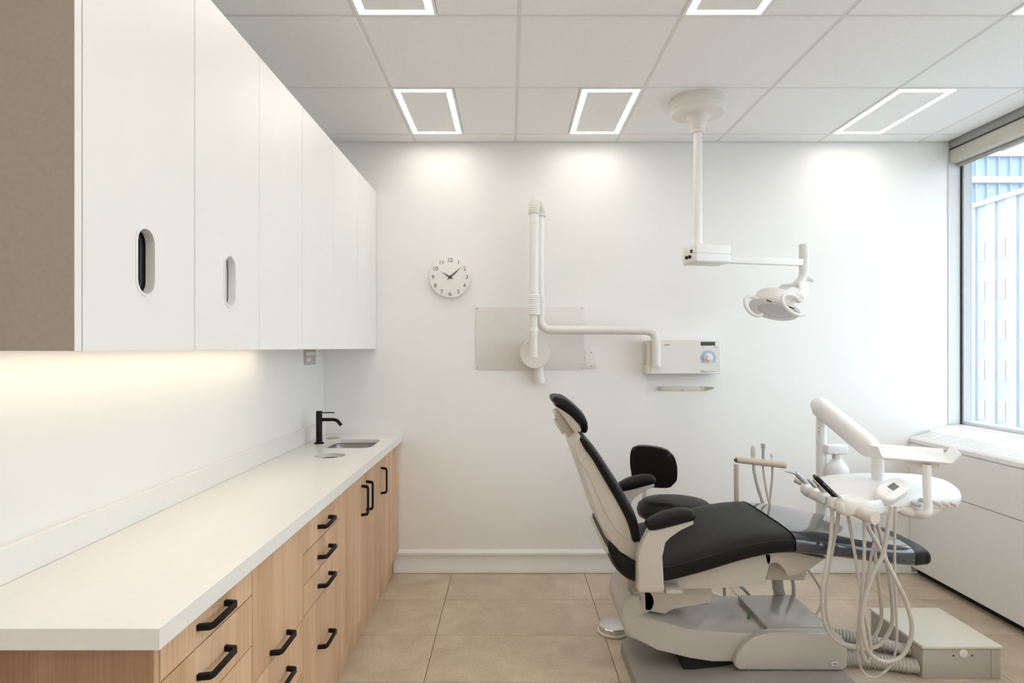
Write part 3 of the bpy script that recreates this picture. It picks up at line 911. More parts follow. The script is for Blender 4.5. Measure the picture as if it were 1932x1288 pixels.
bm = NB(); lathe(bm, [(0.0275, 0.0), (0.0275, -0.006), (0.024, -0.009), (0.017, -0.010), (0.016, -0.022), (0.014, -0.024)], q, 36, 'Y'); finish('dial_knob', bm, M_plast, t)
# bracket below the box
t = thing('wall_bracket', 'empty cream metal bracket screwed to the wall below the control box', 'bracket', tuple(P(1290, 733, YB - 0.01)))
wb('back_strip', 1249, 1331, 728.2, 737.5, 0.001, 0.004, M_boxtop, t, 0.0008)
za, zb = P(0, 728.4, YB).z, P(0, 737.3, YB).z
for xs, sg in ((P(1249, 0, YB).x, -1), (P(1331, 0, YB).x, 1)):
    bm = NB(); e0_ = Vector((xs, YB - 0.004)); e1_ = Vector((xs + sg * 0.030, YB - 0.060))
    vs_ = [bm.verts.new(p) for p in ((e0_.x, e0_.y, zb), (e0_.x, e0_.y, za), (e1_.x, e1_.y, za - 0.002), (e1_.x, e1_.y, za - 0.012))]
    f_ = bm.faces.new(vs_); ex = bmesh.ops.solidify(bm, geom=[f_], thickness=0.0025); finish('side_ear', bm, M_boxtop, t)
for q in ((1252, 730.2), (1287.5, 735.4), (1322.5, 730.4)): wscrew(q[0], q[1], 0.004, t, 0.0035)

# ------------------------------------------------------------------ ceiling treatment lamp
LX, LY = 0.950, 2.96
t = thing('treatment_lamp', 'white treatment lamp on a ceiling pole with jointed arm', 'lamp', (LX, LY, ZC))
bm = NB(); lathe(bm, [(0.137, ZC), (0.139, ZC - 0.012), (0.137, ZC - 0.048), (0.130, ZC - 0.055), (0.131, ZC - 0.060), (0.126, ZC - 0.070), (0.075, ZC - 0.074), (0.058, ZC - 0.082), (0.046, ZC - 0.100), (0.036, ZC - 0.140), (0.034, ZC - 0.148)], (LX, LY, 0), 56); finish('ceiling_canopy', bm, M_plast, t, 30)
bm = NB(); lathe(bm, [(0.033, ZC - 0.149), (0.034, ZC - 0.152), (0.034, ZC - 0.162), (0.030, ZC - 0.166)], (LX, LY, 0), 32); finish('collar', bm, M_plast, t)
bm = NB(); lathe(bm, [(0.0207, ZC - 0.16), (0.0207, 2.3), (0.0207, 1.905), (0.0225, 1.904), (0.0225, 1.884)], (LX, LY, 0), 28); finish('pole', bm, M_plastw, t)
th = math.atan2(0.14, 0.60)
RZ = Matrix.Rotation(th, 4, 'Z')
def lampbox(name, x0, x1, y0, y1, z0, z1, m, bev, seg=3, par=None):
    bm = NB(); box(bm, x0, x1, y0, y1, z0, z1, bev, seg)
    bmesh.ops.transform(bm, matrix=Matrix.Translation((LX, LY, 0)) @ RZ, verts=bm.verts)
    return finish(name, bm, m, par or t)
hb = lampbox('power_box', -0.052, 0.148, -0.066, 0.066, 1.792, 1.886, M_plastw, 0.012)
lampbox('switch_plate', -0.0535, -0.0515, -0.045, 0.03, 1.818, 1.866, M_platef, 0.0, par=hb)
lampbox('switch', -0.057, -0.053, -0.040, -0.022, 1.842, 1.858, M_black, 0.001, 1, par=hb)
for yy_ in (-0.018, 0.012):
    bm = NB(); lathe(bm, [(0.0085, 0.0), (0.0085, -0.008), (0.006, -0.009)], (0, 0, 0), 18, 'X')
    bmesh.ops.transform(bm, matrix=Matrix.Translation((LX, LY, 0)) @ RZ @ Matrix.Translation((-0.053, yy_, 1.824)), verts=bm.verts)
    finish('fuse_knob', bm, M_black, hb)
lampbox('seam', -0.0525, 0.1485, -0.0665, 0.0665, 1.838, 1.8392, M_print, 0.0, par=hb)
lampbox('swing_arm', 0.140, 0.610, -0.018, 0.018, 1.802, 1.838, M_plastw, 0.004)
q = RZ @ Vector((0.625, 0, 0)) + Vector((LX, LY, 0))
KX, KY = q.x, q.y
bm = NB(); lathe(bm, [(0.022, 1.918), (0.025, 1.914), (0.025, 1.845), (0.0242, 1.843), (0.025, 1.841), (0.025, 1.79)], (KX, KY, 0), 28); finish('post', bm, M_plast, t)
e0 = Vector((KX, KY, 1.80))
pth = [e0, e0 + Vector((0.0, 0, -0.03)), e0 + Vector((-0.008, -0.006, -0.058)), e0 + Vector((-0.030, -0.015, -0.085)), e0 + Vector((-0.050, -0.022, -0.100))]
bm = NB(); tube(bm, smooth2(pth, 5, False), lambda u: 0.0255 - 0.004 * u, 20); finish('knuckle', bm, M_plast, t)
bm = NB(); tube(bm, [e0 + Vector((0.005, -0.005, -0.050)), e0 + Vector((0.032, -0.010, -0.066)), e0 + Vector((0.046, -0.012, -0.076))], lambda u: 0.021 - 0.009 * u, 16); finish('tension_knob', bm, M_plastw, t)
# lamp head in its own tilted frame
HC = Vector((1.372, 3.03, 1.585))
MH = Matrix.Translation(HC) @ Matrix.Rotation(R(19), 4, 'Y') @ Matrix.Rotation(R(-17), 4, 'X')
def hd(bm, name, m, par=None, sm=35):
    bmesh.ops.transform(bm, matrix=MH, verts=bm.verts)
    return finish(name, bm, m, par or t, sm)
bm = NB(); lathe(bm, [(0.02, 0.066), (0.085, 0.064), (0.100, 0.056), (0.118, 0.010), (0.128, -0.012), (0.128, -0.020), (0.122, -0.024), (0.02, -0.024)], (0, 0, 0), 48, sy=0.86); head = hd(bm, 'lamp_head', M_plast)
bm = NB(); plate_with_holes(bm, [(0.122 * math.cos(2 * math.pi * k / 40), 0.105 * math.sin(2 * math.pi * k / 40)) for k in range(40)], [[(0.005 + 0.088 * math.cos(2 * math.pi * k / 40), 0.072 * math.sin(2 * math.pi * k / 40)) for k in range(40)]], -0.028, -0.0235, 'Z'); hd(bm, 'front_rim', M_plastw, head)
bm = NB(); lathe(bm, [(0.086, -0.0242), (0.086, -0.0262), (0.05, -0.030), (0.01, -0.032)], (0.005, 0, 0), 40, sy=0.82); hd(bm, 'lens', mat('frosted_lens', (0.72, 0.72, 0.73), 0.12, var=0.02), head)
for px_, py_ in ((-0.07, -0.080), (0.0, -0.098), (0.045, -0.09)):
    bm = NB(); box(bm, px_ - 0.013, px_ + 0.013, py_ - 0.005, py_ + 0.005, -0.0287, -0.0275); hd(bm, 'rim_slot', M_dark, head)
# yoke: flat curved band from knuckle down to a pivot on each side
ke = pth[-1]
iv = MH.inverted()
kl = iv @ ke
for s in (-1, 1):
    pts = [kl + Vector((0, s * 0.004, 0.004)), kl + Vector((0.006 if s < 0 else -0.04, s * 0.050, -0.01)), Vector((0.085 if s < 0 else 0.03, s * 0.100, 0.07)), Vector((0.055 if s < 0 else 0.0, s * 0.118, 0.022))]
    pts = smooth2(pts, 6, False)
    bm = NB()
    rr = []
    for i, p in enumerate(pts):
        tg = (pts[min(i + 1, len(pts) - 1)] - pts[max(i - 1, 0)]).normalized()
        wd = Vector((1, 0, 0.25)); wd = (wd - tg * wd.dot(tg)).normalized()
        nm = tg.cross(wd)
        rr.append(sring(p, wd * (0.026 - 0.006 * i / len(pts)), nm * 0.007, 16, 3))
    rings(bm, rr); hd(bm, 'yoke_arm', M_plastw)
for s in (-1, 1):
    xx = 0.055 if s < 0 else 0.0
    bm = NB(); lathe(bm, [(0.020, -0.014), (0.0215, -0.010), (0.0215, 0.012), (0.018, 0.016)], (xx, s * 0.122, 0.016), 28, 'Y'); hd(bm, 'pivot', M_plast)
for s, xo in ((-1, 0.048), (1, -0.085)):
    # bow handles curling out and back below the head
    c0 = Vector((xo, s * 0.118, 0.012)) if s < 0 else Vector((-0.116, -0.030, -0.024))
    base = [Vector((0, 0, 0)), Vector((-0.032, 0, 0.004)), Vector((-0.066, 0, -0.006)), Vector((-0.078, 0, -0.032)), Vector((-0.060, 0, -0.064)), Vector((-0.022, 0, -0.086)), Vector((0.022, 0, -0.088)), Vector((0.048, 0, -0.072))]
    if s > 0: base = [Vector((b_.x * 0.80, 0, b_.z * 1.0)) for b_ in base]
    bm = NB(); tube(bm, smooth2([c0 + b_ + Vector((0, s * 0.012 if s < 0 else -0.02, 0)) for b_ in base], 5, False), 0.0085, 14); hd(bm, 'grip_handle', M_plastw if s < 0 else M_plast)

# ------------------------------------------------------------------ dental chair
YC = 2.52
ch = thing('dental_chair', 'reclined black dental chair with cream enamel base and armrests', 'dental chair', (0.9, YC, 0))
def pp(name, poly, Y, y0, y1, m, bev, seg=3, par=ch, sm=0, warp=None):
    pts = pxpoly(poly, Y)
    if sm: pts = [(v[0], v[1]) for v in smooth2([Vector(p) for p in pts], sm)]
    bm = NB(); prism(bm, pts, y0, y1, 'Y', bev, seg)
    if warp:
        for v in bm.verts: v.co = warp(v.co)
    return finish(name, bm, m, par, 40)
# base plate, lift arm, covers
bm = NB(); prism(bm, [(0.495, 0.001), (0.500, 0.045), (0.53, 0.062), (0.74, 0.066), (0.86, 0.080), (0.93, 0.093), (1.315, 0.093), (1.322, 0.001)], 2.17, 2.645, 'Y', 0.018, 3); finish('base_plate', bm, M_plate, ch)
def tap(v):
    if v.x < 0.60:
        f = (0.60 - v.x) / 0.14
        v = Vector((v.x, YC + (v.y - YC) * (1 - 0.22 * f), v.z))
    return v
la = pp('lift_arm', [(1187, 1211), (1181, 1195), (1187, 1178), (1214, 1167), (1230, 1170), (1301, 1187), (1380, 1193), (1453, 1196), (1440, 1212), (1394, 1251), (1345, 1247), (1300, 1240), (1240, 1226)], 2.33, 2.33, 2.69, M_base, 0.014, 3, warp=tap)
pp('arm_flange', [(1186, 1113), (1172, 1133), (1167, 1158), (1186, 1196), (1215, 1172), (1222, 1160), (1203, 1146), (1199, 1128), (1206, 1118), (1203, 1113)], 2.42, 2.37, 2.68, M_base, 0.010, 3)
bm = NB(); prism(bm, pxpoly([(1458, 1194), (1458, 1264), (1590, 1265), (1599, 1257), (1599, 1222), (1590, 1203), (1574, 1193)], 2.30), 2.338, 2.66, 'Y', 0.012, 4)
bc = finish('base_cover', bm, M_base, ch, 40)
pts = [(1462, 1194), (1440, 1197), (1420, 1205), (1404, 1219), (1392, 1236), (1387, 1251), (1389, 1260), (1397, 1265), (1592, 1265.5), (1600, 1257), (1600, 1222), (1591, 1203), (1574, 1193)]
bm = NB(); prism(bm, pxpoly(pts, 2.30), 2.302, 2.345, 'Y', 0.008, 3); finish('side_cover', bm, M_base, ch, 40)
q = P(1413, 1163, 2.46)
bm = NB(); lathe(bm, [(0.006, -0.01), (0.006, 0.003), (0.003, 0.006)], (q.x, q.y, P(1413, 1193, 2.33).z + 0.004), 14); finish('indicator', bm, M_green, ch)
for q in (P(1412, 1261, 2.30),):
    bm = NB(); lathe(bm, [(0.005, 0.002), (0.005, -0.003), (0.003, -0.004)], (q.x, 2.300, q.z), 14, 'Y'); finish('bolt', bm, M_steel, ch)
q = P(1571, 1249, 2.31)
bm = NB(); lathe(bm, [(0.0195, 0.001), (0.0195, -0.0012), (0.0185, -0.0016)], (q.x, 2.3015, q.z), 32, 'Y', sy=0.55); lg = finish('logo_badge', bm, M_print, ch)
bm = NB(); lathe(bm, [(0.0178, 0.0), (0.0178, -0.0021)], (q.x, 2.3015, q.z), 32, 'Y', sy=0.50); finish('badge_field', bm, M_platef, lg)
text('badge_lettering', 'a·dec', 0.0135, (q.x, 2.2990, q.z), FRONT, M_numer, lg, 0.0003)
bx('shadow_gap_block', 0.70, 0.905, 2.365, 2.655, 0.060, 0.140, M_dark, ch)  # added black block, stands in for the shadow under the lift arm
# pivot and seat mount
q0, q1 = P(1214, 1140, 2.36), P(1214, 1140, 2.36)
cyl('pivot_drum', (q0.x, 2.385, q0.z), (q0.x, 2.655, q0.z), 0.048, M_chair, ch, 32)
pp('mount_block', [(1214, 1112), (1344, 1108), (1346, 1128), (1338, 1141), (1270, 1146), (1258, 1160), (1216, 1153)], 2.38, 2.385, 2.655, M_chair, 0.006, 2)
pp('mount_bar', [(1253, 1107), (1284, 1107), (1284, 1114), (1253, 1115)], 2.27, 2.24, 2.34, M_chair, 0.003, 2)
# under-seat pan and front bracket
pp('seat_pan', [(1245, 1095), (1320, 1080), (1382, 1058), (1440, 1042), (1462, 1042), (1450, 1054), (1448, 1094), (1445, 1103), (1398, 1106), (1356, 1109), (1250, 1113)], 2.31, 2.31, 2.73, M_chair, 0.008, 2)
pp('leg_bracket', [(1440, 1040), (1500, 1042), (1560, 1052), (1528, 1075), (1500, 1086), (1487, 1087), (1481, 1079), (1474, 1062), (1466, 1058), (1456, 1059), (1450, 1066), (1446, 1066)], 2.31, 2.31, 2.73, M_chair, 0.006, 2)
pp('bracket_web', [(1448, 1058), (1470, 1056), (1524, 1072), (1518, 1095), (1448, 1094)], 2.40, 2.40, 2.64, M_chair, 0.004, 2)
# seat cushion, foot rest, clear cover
st = [(0.415, 0.600, 0.385, 0.555, 0.235), (0.455, 0.560, 0.415, 0.490, 0.25), (0.520, 0.538, 0.480, 0.446, 0.262), (0.610, 0.548, 0.600, 0.452, 0.27), (0.75, 0.588, 0.735, 0.483, 0.27), (0.89, 0.627, 0.880, 0.527, 0.27), (1.0, 0.646, 1.0, 0.556, 0.27), (1.095, 0.650, 1.095, 0.567, 0.27)]
bm = NB(); pad(bm, st, YC, e=4.5, capl=0.9, capr=0.15); seat = finish('seat_cushion', bm, M_leather, ch, 60)
sf = [(1.10, 0.650, 1.10, 0.566, 0.27), (1.25, 0.633, 1.25, 0.548, 0.265), (1.42, 0.603, 1.42, 0.522, 0.245), (1.55, 0.581, 1.55, 0.497, 0.218), (1.63, 0.570, 1.63, 0.484, 0.192), (1.675, 0.562, 1.675, 0.479, 0.168)]
bm = NB(); pad(bm, sf, YC, e=4.0, capl=0, capr=0.9); leg = finish('foot_cushion', bm, M_leather, ch, 60)
sf2 = [s for s in sf[:5]]; sf2[4] = (1.605, 0.5735, 1.605, 0.488, 0.201)
bm = NB(); pad(bm, sf2, YC, e=4.0, capl=0, capr=0, grow=0.003); finish('clear_cover', bm, M_cover, leg, 60)
for s_ in (-1, 1):
    sm_ = smooth2([Vector((s[0] * 0.8 + s[2] * 0.2, YC + s_ * (s[4] + 0.0005), s[1] * 0.74 + s[3] * 0.26)) for s in st[2:]], 6, False)
    bm = NB(); tube(bm, sm_, 0.0016, 6); finish('piping', bm, M_pipe, seat)
# backrest: enamel shell and cushion
sh = pp('back_shell', [(1092, 822), (1086, 828), (1082, 842), (1090, 864), (1110, 918), (1133, 986), (1143, 1014), (1170, 1040), (1204, 1067), (1211, 1034), (1199, 1012), (1185, 974), (1158, 920), (1130, 875), (1106, 842), (1100, 824)], 2.29, 2.285, 2.755, M_chair, 0.018, 4)
ln = [P(x_, y_, 2.285) for x_, y_ in ((1089, 863), (1094, 872), (1108, 890), (1125, 930), (1146, 975), (1163, 1001), (1183, 1018))]
bm = NB(); tube(bm, smooth2(ln, 5, False), 0.0011, 6); finish('shell_seam', bm, M_print, sh)
def stn(fx_, fy_, bx_, by_, hw, Y=2.28):
    a, b = P(fx_, fy_, Y), P(bx_, by_, Y)
    return (a.x, a.z, b.x, b.z, hw)
sb = [stn(1104, 824, 1093, 834, 0.243), stn(1118, 838, 1102, 850, 0.252), stn(1133, 857, 1116, 869, 0.252), stn(1158, 895, 1138, 908, 0.25), stn(1180, 930, 1158, 943, 0.25), stn(1200, 966, 1176, 977, 0.25), stn(1208, 990, 1185, 1000, 0.25), stn(1211, 1012, 1189, 1018, 0.25)]
bm = NB(); pad(bm, sb, YC, e=4.5, capl=0.7, capr=0.7); back = finish('back_cushion', bm, M_leather, ch, 60)
for s_ in (-1, 1):
    sm_ = smooth2([Vector((s[0] * 0.62 + s[2] * 0.38, YC + s_ * (s[4] + 0.0003), s[1] * 0.62 + s[3] * 0.38)) for s in sb[1:]], 6, False)
    bm = NB(); tube(bm, sm_, 0.0014, 6); finish('piping', bm, M_pipe, back)
cyl('back_knob', P(1139, 1005, 2.52) + Vector((-0.02, -0.22, 0)), P(1139, 1005, 2.52) + Vector((-0.02, 0.22, 0)), 0.011, M_chair, ch)
pp('tilt_lever', [(1141, 1015), (1148, 1018), (1163, 1054), (1172, 1062), (1170, 1066), (1160, 1058)], 2.50, 2.44, 2.60, M_chair, 0.003, 2)
pp('rear_strut', [(1176, 1066), (1192, 1072), (1200, 1120), (1178, 1120)], 2.52, 2.44, 2.60, M_chair, 0.004, 2)
# headrest
hp = [(1042.5, 759), (1048, 752), (1055, 748), (1065, 748.5), (1085, 764), (1104, 783), (1111.5, 802), (1111, 809), (1099, 822), (1091, 823), (1096, 812), (1094, 801), (1076, 784), (1057, 771), (1045, 764)]
shd = [stn(1056, 748, 1046, 762, 0.10, 2.41), stn(1067, 750, 1055, 769, 0.125, 2.41), stn(1085, 763, 1071, 781, 0.133, 2.41), stn(1101, 779, 1085, 794, 0.133, 2.41), stn(1109, 793, 1093, 803, 0.130, 2.41), stn(1112, 805, 1095, 812, 0.115, 2.41)]
bm = NB(); pad(bm, shd, YC, e=3.2, capl=1.0, capr=1.0); hc_ = finish('headrest_cushion', bm, M_leather, ch, 60)
sm_ = smooth2([Vector((s[0] * 0.8 + s[2] * 0.2, YC - s[4] * 0.985, s[1] * 0.8 + s[3] * 0.2)) for s in shd], 6, False)
bm = NB(); tube(bm, sm_, 0.0014, 6); finish('piping', bm, M_pipe, hc_)
pp('headrest_shell', [(1049, 767), (1058, 771), (1077, 784), (1094, 800), (1097, 811), (1092, 822), (1085, 820), (1066, 790), (1053, 775)], 2.41, 2.405, 2.635, M_chair, 0.010, 3)
hm = pp('headrest_bracket', [(1046, 783), (1048, 777), (1053, 775), (1066, 789), (1085, 820), (1080, 826), (1072, 824), (1058, 804)], 2.46, 2.455, 2.585, M_chair, 0.006, 3)
pp('headrest_knob', [(1045, 794), (1049, 791), (1055, 796), (1066, 816), (1061, 820), (1050, 804)], 2.49, 2.485, 2.555, M_plast, 0.004, 2)
pp('glide_bar', [(1070, 820), (1079, 823), (1092, 842), (1100, 870), (1092, 866), (1078, 842)], 2.50, 2.495, 2.545, M_chrome, 0.003, 2)
# armrests, near and far
AP = [(1219, 993), (1224, 985), (1232, 979), (1256, 968), (1286, 962), (1304, 963), (1312, 971), (1312, 977), (1308, 984), (1270, 994), (1236, 1002), (1225, 1002)]
AS = [(1226, 998), (1309, 981), (1310, 989), (1284, 1000), (1263, 1009), (1251, 1021), (1247.5, 1039), (1251, 1054), (1254, 1112), (1250, 1119), (1207, 1119), (1203, 1114), (1203, 1054), (1208.5, 1034)]
for dy in (0, 0.60):
    sa = [stn(1224, 985, 1227, 1002, 0.034, 2.20), stn(1236, 977, 1241, 1001, 0.039, 2.20), stn(1256, 968, 1263, 996, 0.040, 2.20), stn(1284, 962, 1289, 989, 0.040, 2.20), stn(1301, 962.5, 1304, 985, 0.038, 2.20)]
    bm = NB(); pad(bm, sa, 2.225 + dy, e=2.7, capl=0.4, capr=0.95, n=28); finish('armrest_pad', bm, M_leather, ch, 60)
    bm = NB(); prism(bm, pxpoly(AS, 2.20), 2.200 + dy, 2.248 + dy, 'Y', 0.010, 3); finish('armrest_post', bm, M_chair, ch, 40)
    if dy == 0:
        bx('armrest_link', 0.52, 0.57, 2.24, 2.36, 0.445, 0.470, M_chair, ch, 0.003)
    else:
        bx('armrest_link', 0.52, 0.57, 2.68, 2.81, 0.445, 0.470, M_chair, ch, 0.003)

# foot control disc
q = P(1158, 1183, 2.80)
fx_, fy_ = 0.495, 2.815
t = thing('foot_control', 'round chrome foot control disc on the floor behind the chair base', 'foot control', (fx_, fy_, 0))
bm = NB(); lathe(bm, [(0.060, 0.001), (0.074, 0.003), (0.076, 0.010), (0.070, 0.014)], (fx_, fy_, 0), 48); finish('base_ring', bm, M_plast, t)
bm = NB(); lathe(bm, [(0.066, 0.014), (0.069, 0.018), (0.069, 0.034), (0.066, 0.038), (0.01, 0.046)], (fx_, fy_, 0), 48); finish('disc', bm, M_chrome, t, 25)

# ------------------------------------------------------------------ operator stool
SX, SY = 0.862, 3.10
t = thing('operator_stool', 'black upholstered stool on castors behind the dental chair', 'stool', (SX, SY, 0))
bm = NB(); lathe(bm, [(0.05, 0.470), (0.17, 0.472), (0.193, 0.482), (0.200, 0.505), (0.194, 0.535), (0.165, 0.556), (0.10, 0.566), (0.02, 0.568)], (SX + 0.010, SY - 0.01, 0), 48, sy=0.95); s_ = finish('seat', bm, M_leather, t, 60)
bm = NB(); tube(bm, [(SX + 0.010 + 0.1985 * math.cos(2 * math.pi * k / 48), SY - 0.01 + 0.1985 * 0.95 * math.sin(2 * math.pi * k / 48), 0.512) for k in range(49)], 0.0018, 6, False); finish('piping', bm, M_pipe, s_)
a = P(1234, 880, 3.20)
bp_ = [(1191, 870), (1193, 852), (1200, 844), (1220, 842), (1248, 845), (1266, 853), (1276, 870), (1278, 892), (1275, 908), (1264, 917), (1245, 919), (1210, 917), (1197, 908), (1193, 890)]
pts = [(v[0], v[1]) for v in smooth2([Vector(p) for p in pxpoly(bp_, 3.14)], 4)]
bm = NB(); prism(bm, pts, -0.026, 0.026, 'Y', 0.022, 5)
cxp = sum(p[0] for p in pts) / len(pts)
bmesh.ops.transform(bm, matrix=Matrix.Translation((cxp, 3.16, 0)) @ Matrix.Rotation(R(-14), 4, 'Z') @ Matrix.Translation((-cxp, 0, 0)), verts=bm.verts)
finish('backrest', bm, M_leather, t, 60)
bm = NB(); tube(bm, [(0.742, 3.20, 0.70), (0.735, 3.205, 0.60), (0.735, 3.20, 0.50), (0.76, 3.17, 0.462), (0.82, 3.12, 0.458)], 0.013, 14, smooth=4); finish('back_post', bm, M_plast, t)
bm = NB(); lathe(bm, [(0.075, 0.462), (0.075, 0.468), (0.03, 0.469)], (SX, SY, 0), 24); finish('seat_plate', bm, M_black, t)
bm = NB(); lathe(bm, [(0.028, 0.10), (0.028, 0.26), (0.016, 0.262), (0.016, 0.462)], (SX, SY, 0), 24); finish('gas_column', bm, M_plast, t)
bm = NB(); lathe(bm, [(0.03, 0.075), (0.045, 0.085), (0.045, 0.12), (0.03, 0.135)], (SX, SY, 0), 24); finish('hub', bm, M_plast, t)
for k in range(5):
    an = R(180 + 14 + 72 * k)
    d = Vector((math.cos(an), math.sin(an), 0))
    bm = NB(); tube(bm, [Vector((SX, SY, 0.105)) + d * 0.03, Vector((SX, SY, 0.098)) + d * 0.15, Vector((SX, SY, 0.078)) + d * 0.262], lambda u: 0.020 - 0.006 * u, 12); finish('leg', bm, M_plast, t)
    e = Vector((SX, SY, 0)) + d * 0.262
    sd = Vector((-d.y, d.x, 0))
    cs_ = cyl('castor', e + Vector((0, 0, 0.028)) - sd * 0.024, e + Vector((0, 0, 0.028)) + sd * 0.024, 0.0275, M_hose, t, 20)
    bm = NB(); lathe(bm, [(0.012, 0.046), (0.024, 0.050), (0.020, 0.068), (0.010, 0.078)], e, 18); finish('castor_hood', bm, M_alu, cs_)

# ------------------------------------------------------------------ assistant arm behind the chair
YAA = 2.92
t = thing('assistant_arm', 'beige instrument holder bar on a post behind the chair', 'instrument holder', tuple(P(1389, 990, YAA)))
a = P(1389, 876, YAA); b = P(1390, 1010, YAA)
bm = NB(); tube(bm, [a, a.lerp(b, 0.5), b], 0.0118, 16); finish('post', bm, M_beige, t)
cyl('elbow', b + Vector((0, 0, 0.005)), Vector((b.x - 0.02, 2.74, b.z - 0.02)), 0.014, M_beige, t)
a, b = P(1388, 866.5, YAA), P(1483, 877.5, YAA - 0.02)
bm = NB(); tube(bm, [a, a + (b - a) * 0.02, a.lerp(b, 0.25), a.lerp(b, 0.95), a.lerp(b, 0.985), b], lambda u: 0.0135 if u < 0.1 else (0.0165 if u < 0.9 else 0.010), 20); finish('holder_bar', bm, M_beige, t)
q = P(1387.5, 867.5, YAA)
bm = NB(); lathe(bm, [(0.0085, 0.0), (0.0085, -0.0155), (0.005, -0.0157)], q, 20, 'Y'); finish('end_screw', bm, M_numer, t)
def aps(name, lab, pxs, prof, m, hose, hr, hm):
    tt = thing(name, lab, 'instrument', tuple(P(pxs, 866, YAA)))
    q = P(pxs, 866, YAA)
    bm = NB(); lathe(bm, prof, q, 18); finish('body', bm, m, tt)
    bm = NB(); tube(bm, smooth2([P(x_, y_, d_) for x_, y_, d_ in hose], 6, False), hr, 12); finish('hose', bm, hm, tt)
    return tt
aps('suction_tip_holder', 'cream saliva suction valve, leftmost in the beige holder bar', 1421, [(0.010, -0.01), (0.0105, 0.012), (0.009, 0.014), (0.0115, 0.022), (0.0118, 0.045), (0.008, 0.064), (0.003, 0.068)], M_boxtop, [(1422, 874, YAA), (1423, 890, YAA - 0.01), (1430, 920, YAA - 0.02), (1440, 952, YAA - 0.03), (1450, 990, YAA - 0.05), (1470, 1085, 2.78), (1480, 1126, 2.70)], 0.0075, M_hose)
aps('suction_wand', 'clear plastic suction tube, tallest in the beige holder bar', 1440, [(0.007, -0.01), (0.0075, 0.02), (0.007, 0.04), (0.011, 0.062), (0.011, 0.078), (0.008, 0.080)], M_alu, [(1439, 876, YAA), (1441, 895, YAA - 0.005), (1446, 925, YAA - 0.02), (1453, 955, YAA - 0.04), (1462, 1000, YAA - 0.06)], 0.0052, M_beige)
aps('air_syringe', 'short white air syringe, rightmost in the beige holder bar', 1457, [(0.006, -0.01), (0.0065, 0.012), (0.010, 0.014), (0.010, 0.022), (0.006, 0.030), (0.003, 0.031)], M_plastw, [(1457, 878, YAA), (1457, 900, YAA - 0.005), (1454, 930, YAA - 0.02), (1452, 960, YAA - 0.04), (1458, 1000, YAA - 0.06)], 0.0052, M_hose)

# ------------------------------------------------------------------ delivery unit over the foot rest
du = thing('delivery_unit', 'white delivery unit on a jointed arm over the foot rest', 'delivery unit', (1.51, 2.86, 0.5))
YPst = 2.86
a, b = P(1549.5, 783, YPst), P(1549.5, 975, YPst)
bm = NB(); lathe(bm, [(0.0235, b.z - 0.05), (0.0235, a.z - 0.02), (0.0215, a.z - 0.018), (0.0215, a.z + 0.05)], (a.x, YPst, 0), 28); finish('rear_post', bm, M_plastw, du)
cyl('support_arm', (a.x, YPst, b.z - 0.035), (1.16, 2.70, 0.53), 0.026, M_plast, du)
for yy_ in (807, 814):
    q = P(1545, yy_, YPst - 0.024); bm = NB(); lathe(bm, [(0.0022, 0.001), (0.0022, -0.002)], q, 10, 'Y'); finish('screw', bm, M_print, du)
a0, a1 = P(1548, 768, YPst), P(1652, 853, 2.52)
dv = (a1 - a0)
bm = NB(); rr = []
nseg = 14
t_ = dv.normalized()
sd = t_.cross(Vector((0, 0, 1))).normalized(); up = sd.cross(t_)
for i in range(nseg + 1):
    u = i / nseg
    f = 1.0
    if i == nseg: f = 0.6
    elif i == nseg - 1: f = 0.93
    rr.append(sring(a0 + dv * u, sd * (0.040 * f), up * (0.046 * f), 24, 2.6))
rings(bm, rr); finish('swing_arm', bm, M_plastw, du, 50)
bm = NB(); tube(bm, smooth2([a0 + t_ * 0.03, a0 - t_ * 0.012, a0 - t_ * 0.03 + Vector((0, 0, -0.012))], 4, False), lambda u: 0.0435 - 0.010 * u * u, 24); finish('arm_cap', bm, M_plastw, du, 50)
q = P(1656, 870, 2.50)
bm = NB(); lathe(bm, [(0.024, 0.785), (0.024, 0.90), (0.030, 0.905), (0.034, 0.925), (0.030, 0.95)], (q.x, 2.50, 0), 28); finish('front_post', bm, M_plastw, du)
# bottle on a bracket
q = P(1568, 846, 2.83)
bx('bottle_bracket', 1.522, 1.625, 2.805, 2.855, P(0, 856, 2.83).z, P(0, 838, 2.83).z, M_plastw, du, 0.008, 3)
q = P(1579, 860, 2.83)
tb = thing('water_bottle', 'milky water bottle hanging from the bracket on the rear post', 'bottle', (q.x, 2.83, 0.70))
z0 = P(0, 856, 2.83).z
bm = NB(); lathe(bm, [(0.020, z0), (0.021, z0 - 0.006), (0.021, z0 - 0.022), (0.019, z0 - 0.024)], (q.x, 2.83, 0), 28); finish('cap', bm, M_plast, tb)
bm = NB(); lathe(bm, [(0.018, z0 - 0.020), (0.022, z0 - 0.026), (0.042, z0 - 0.050), (0.052, z0 - 0.072), (0.053, z0 - 0.20), (0.046, z0 - 0.215)], (q.x, 2.83, 0), 36); finish('flask', bm, M_bottle, tb)
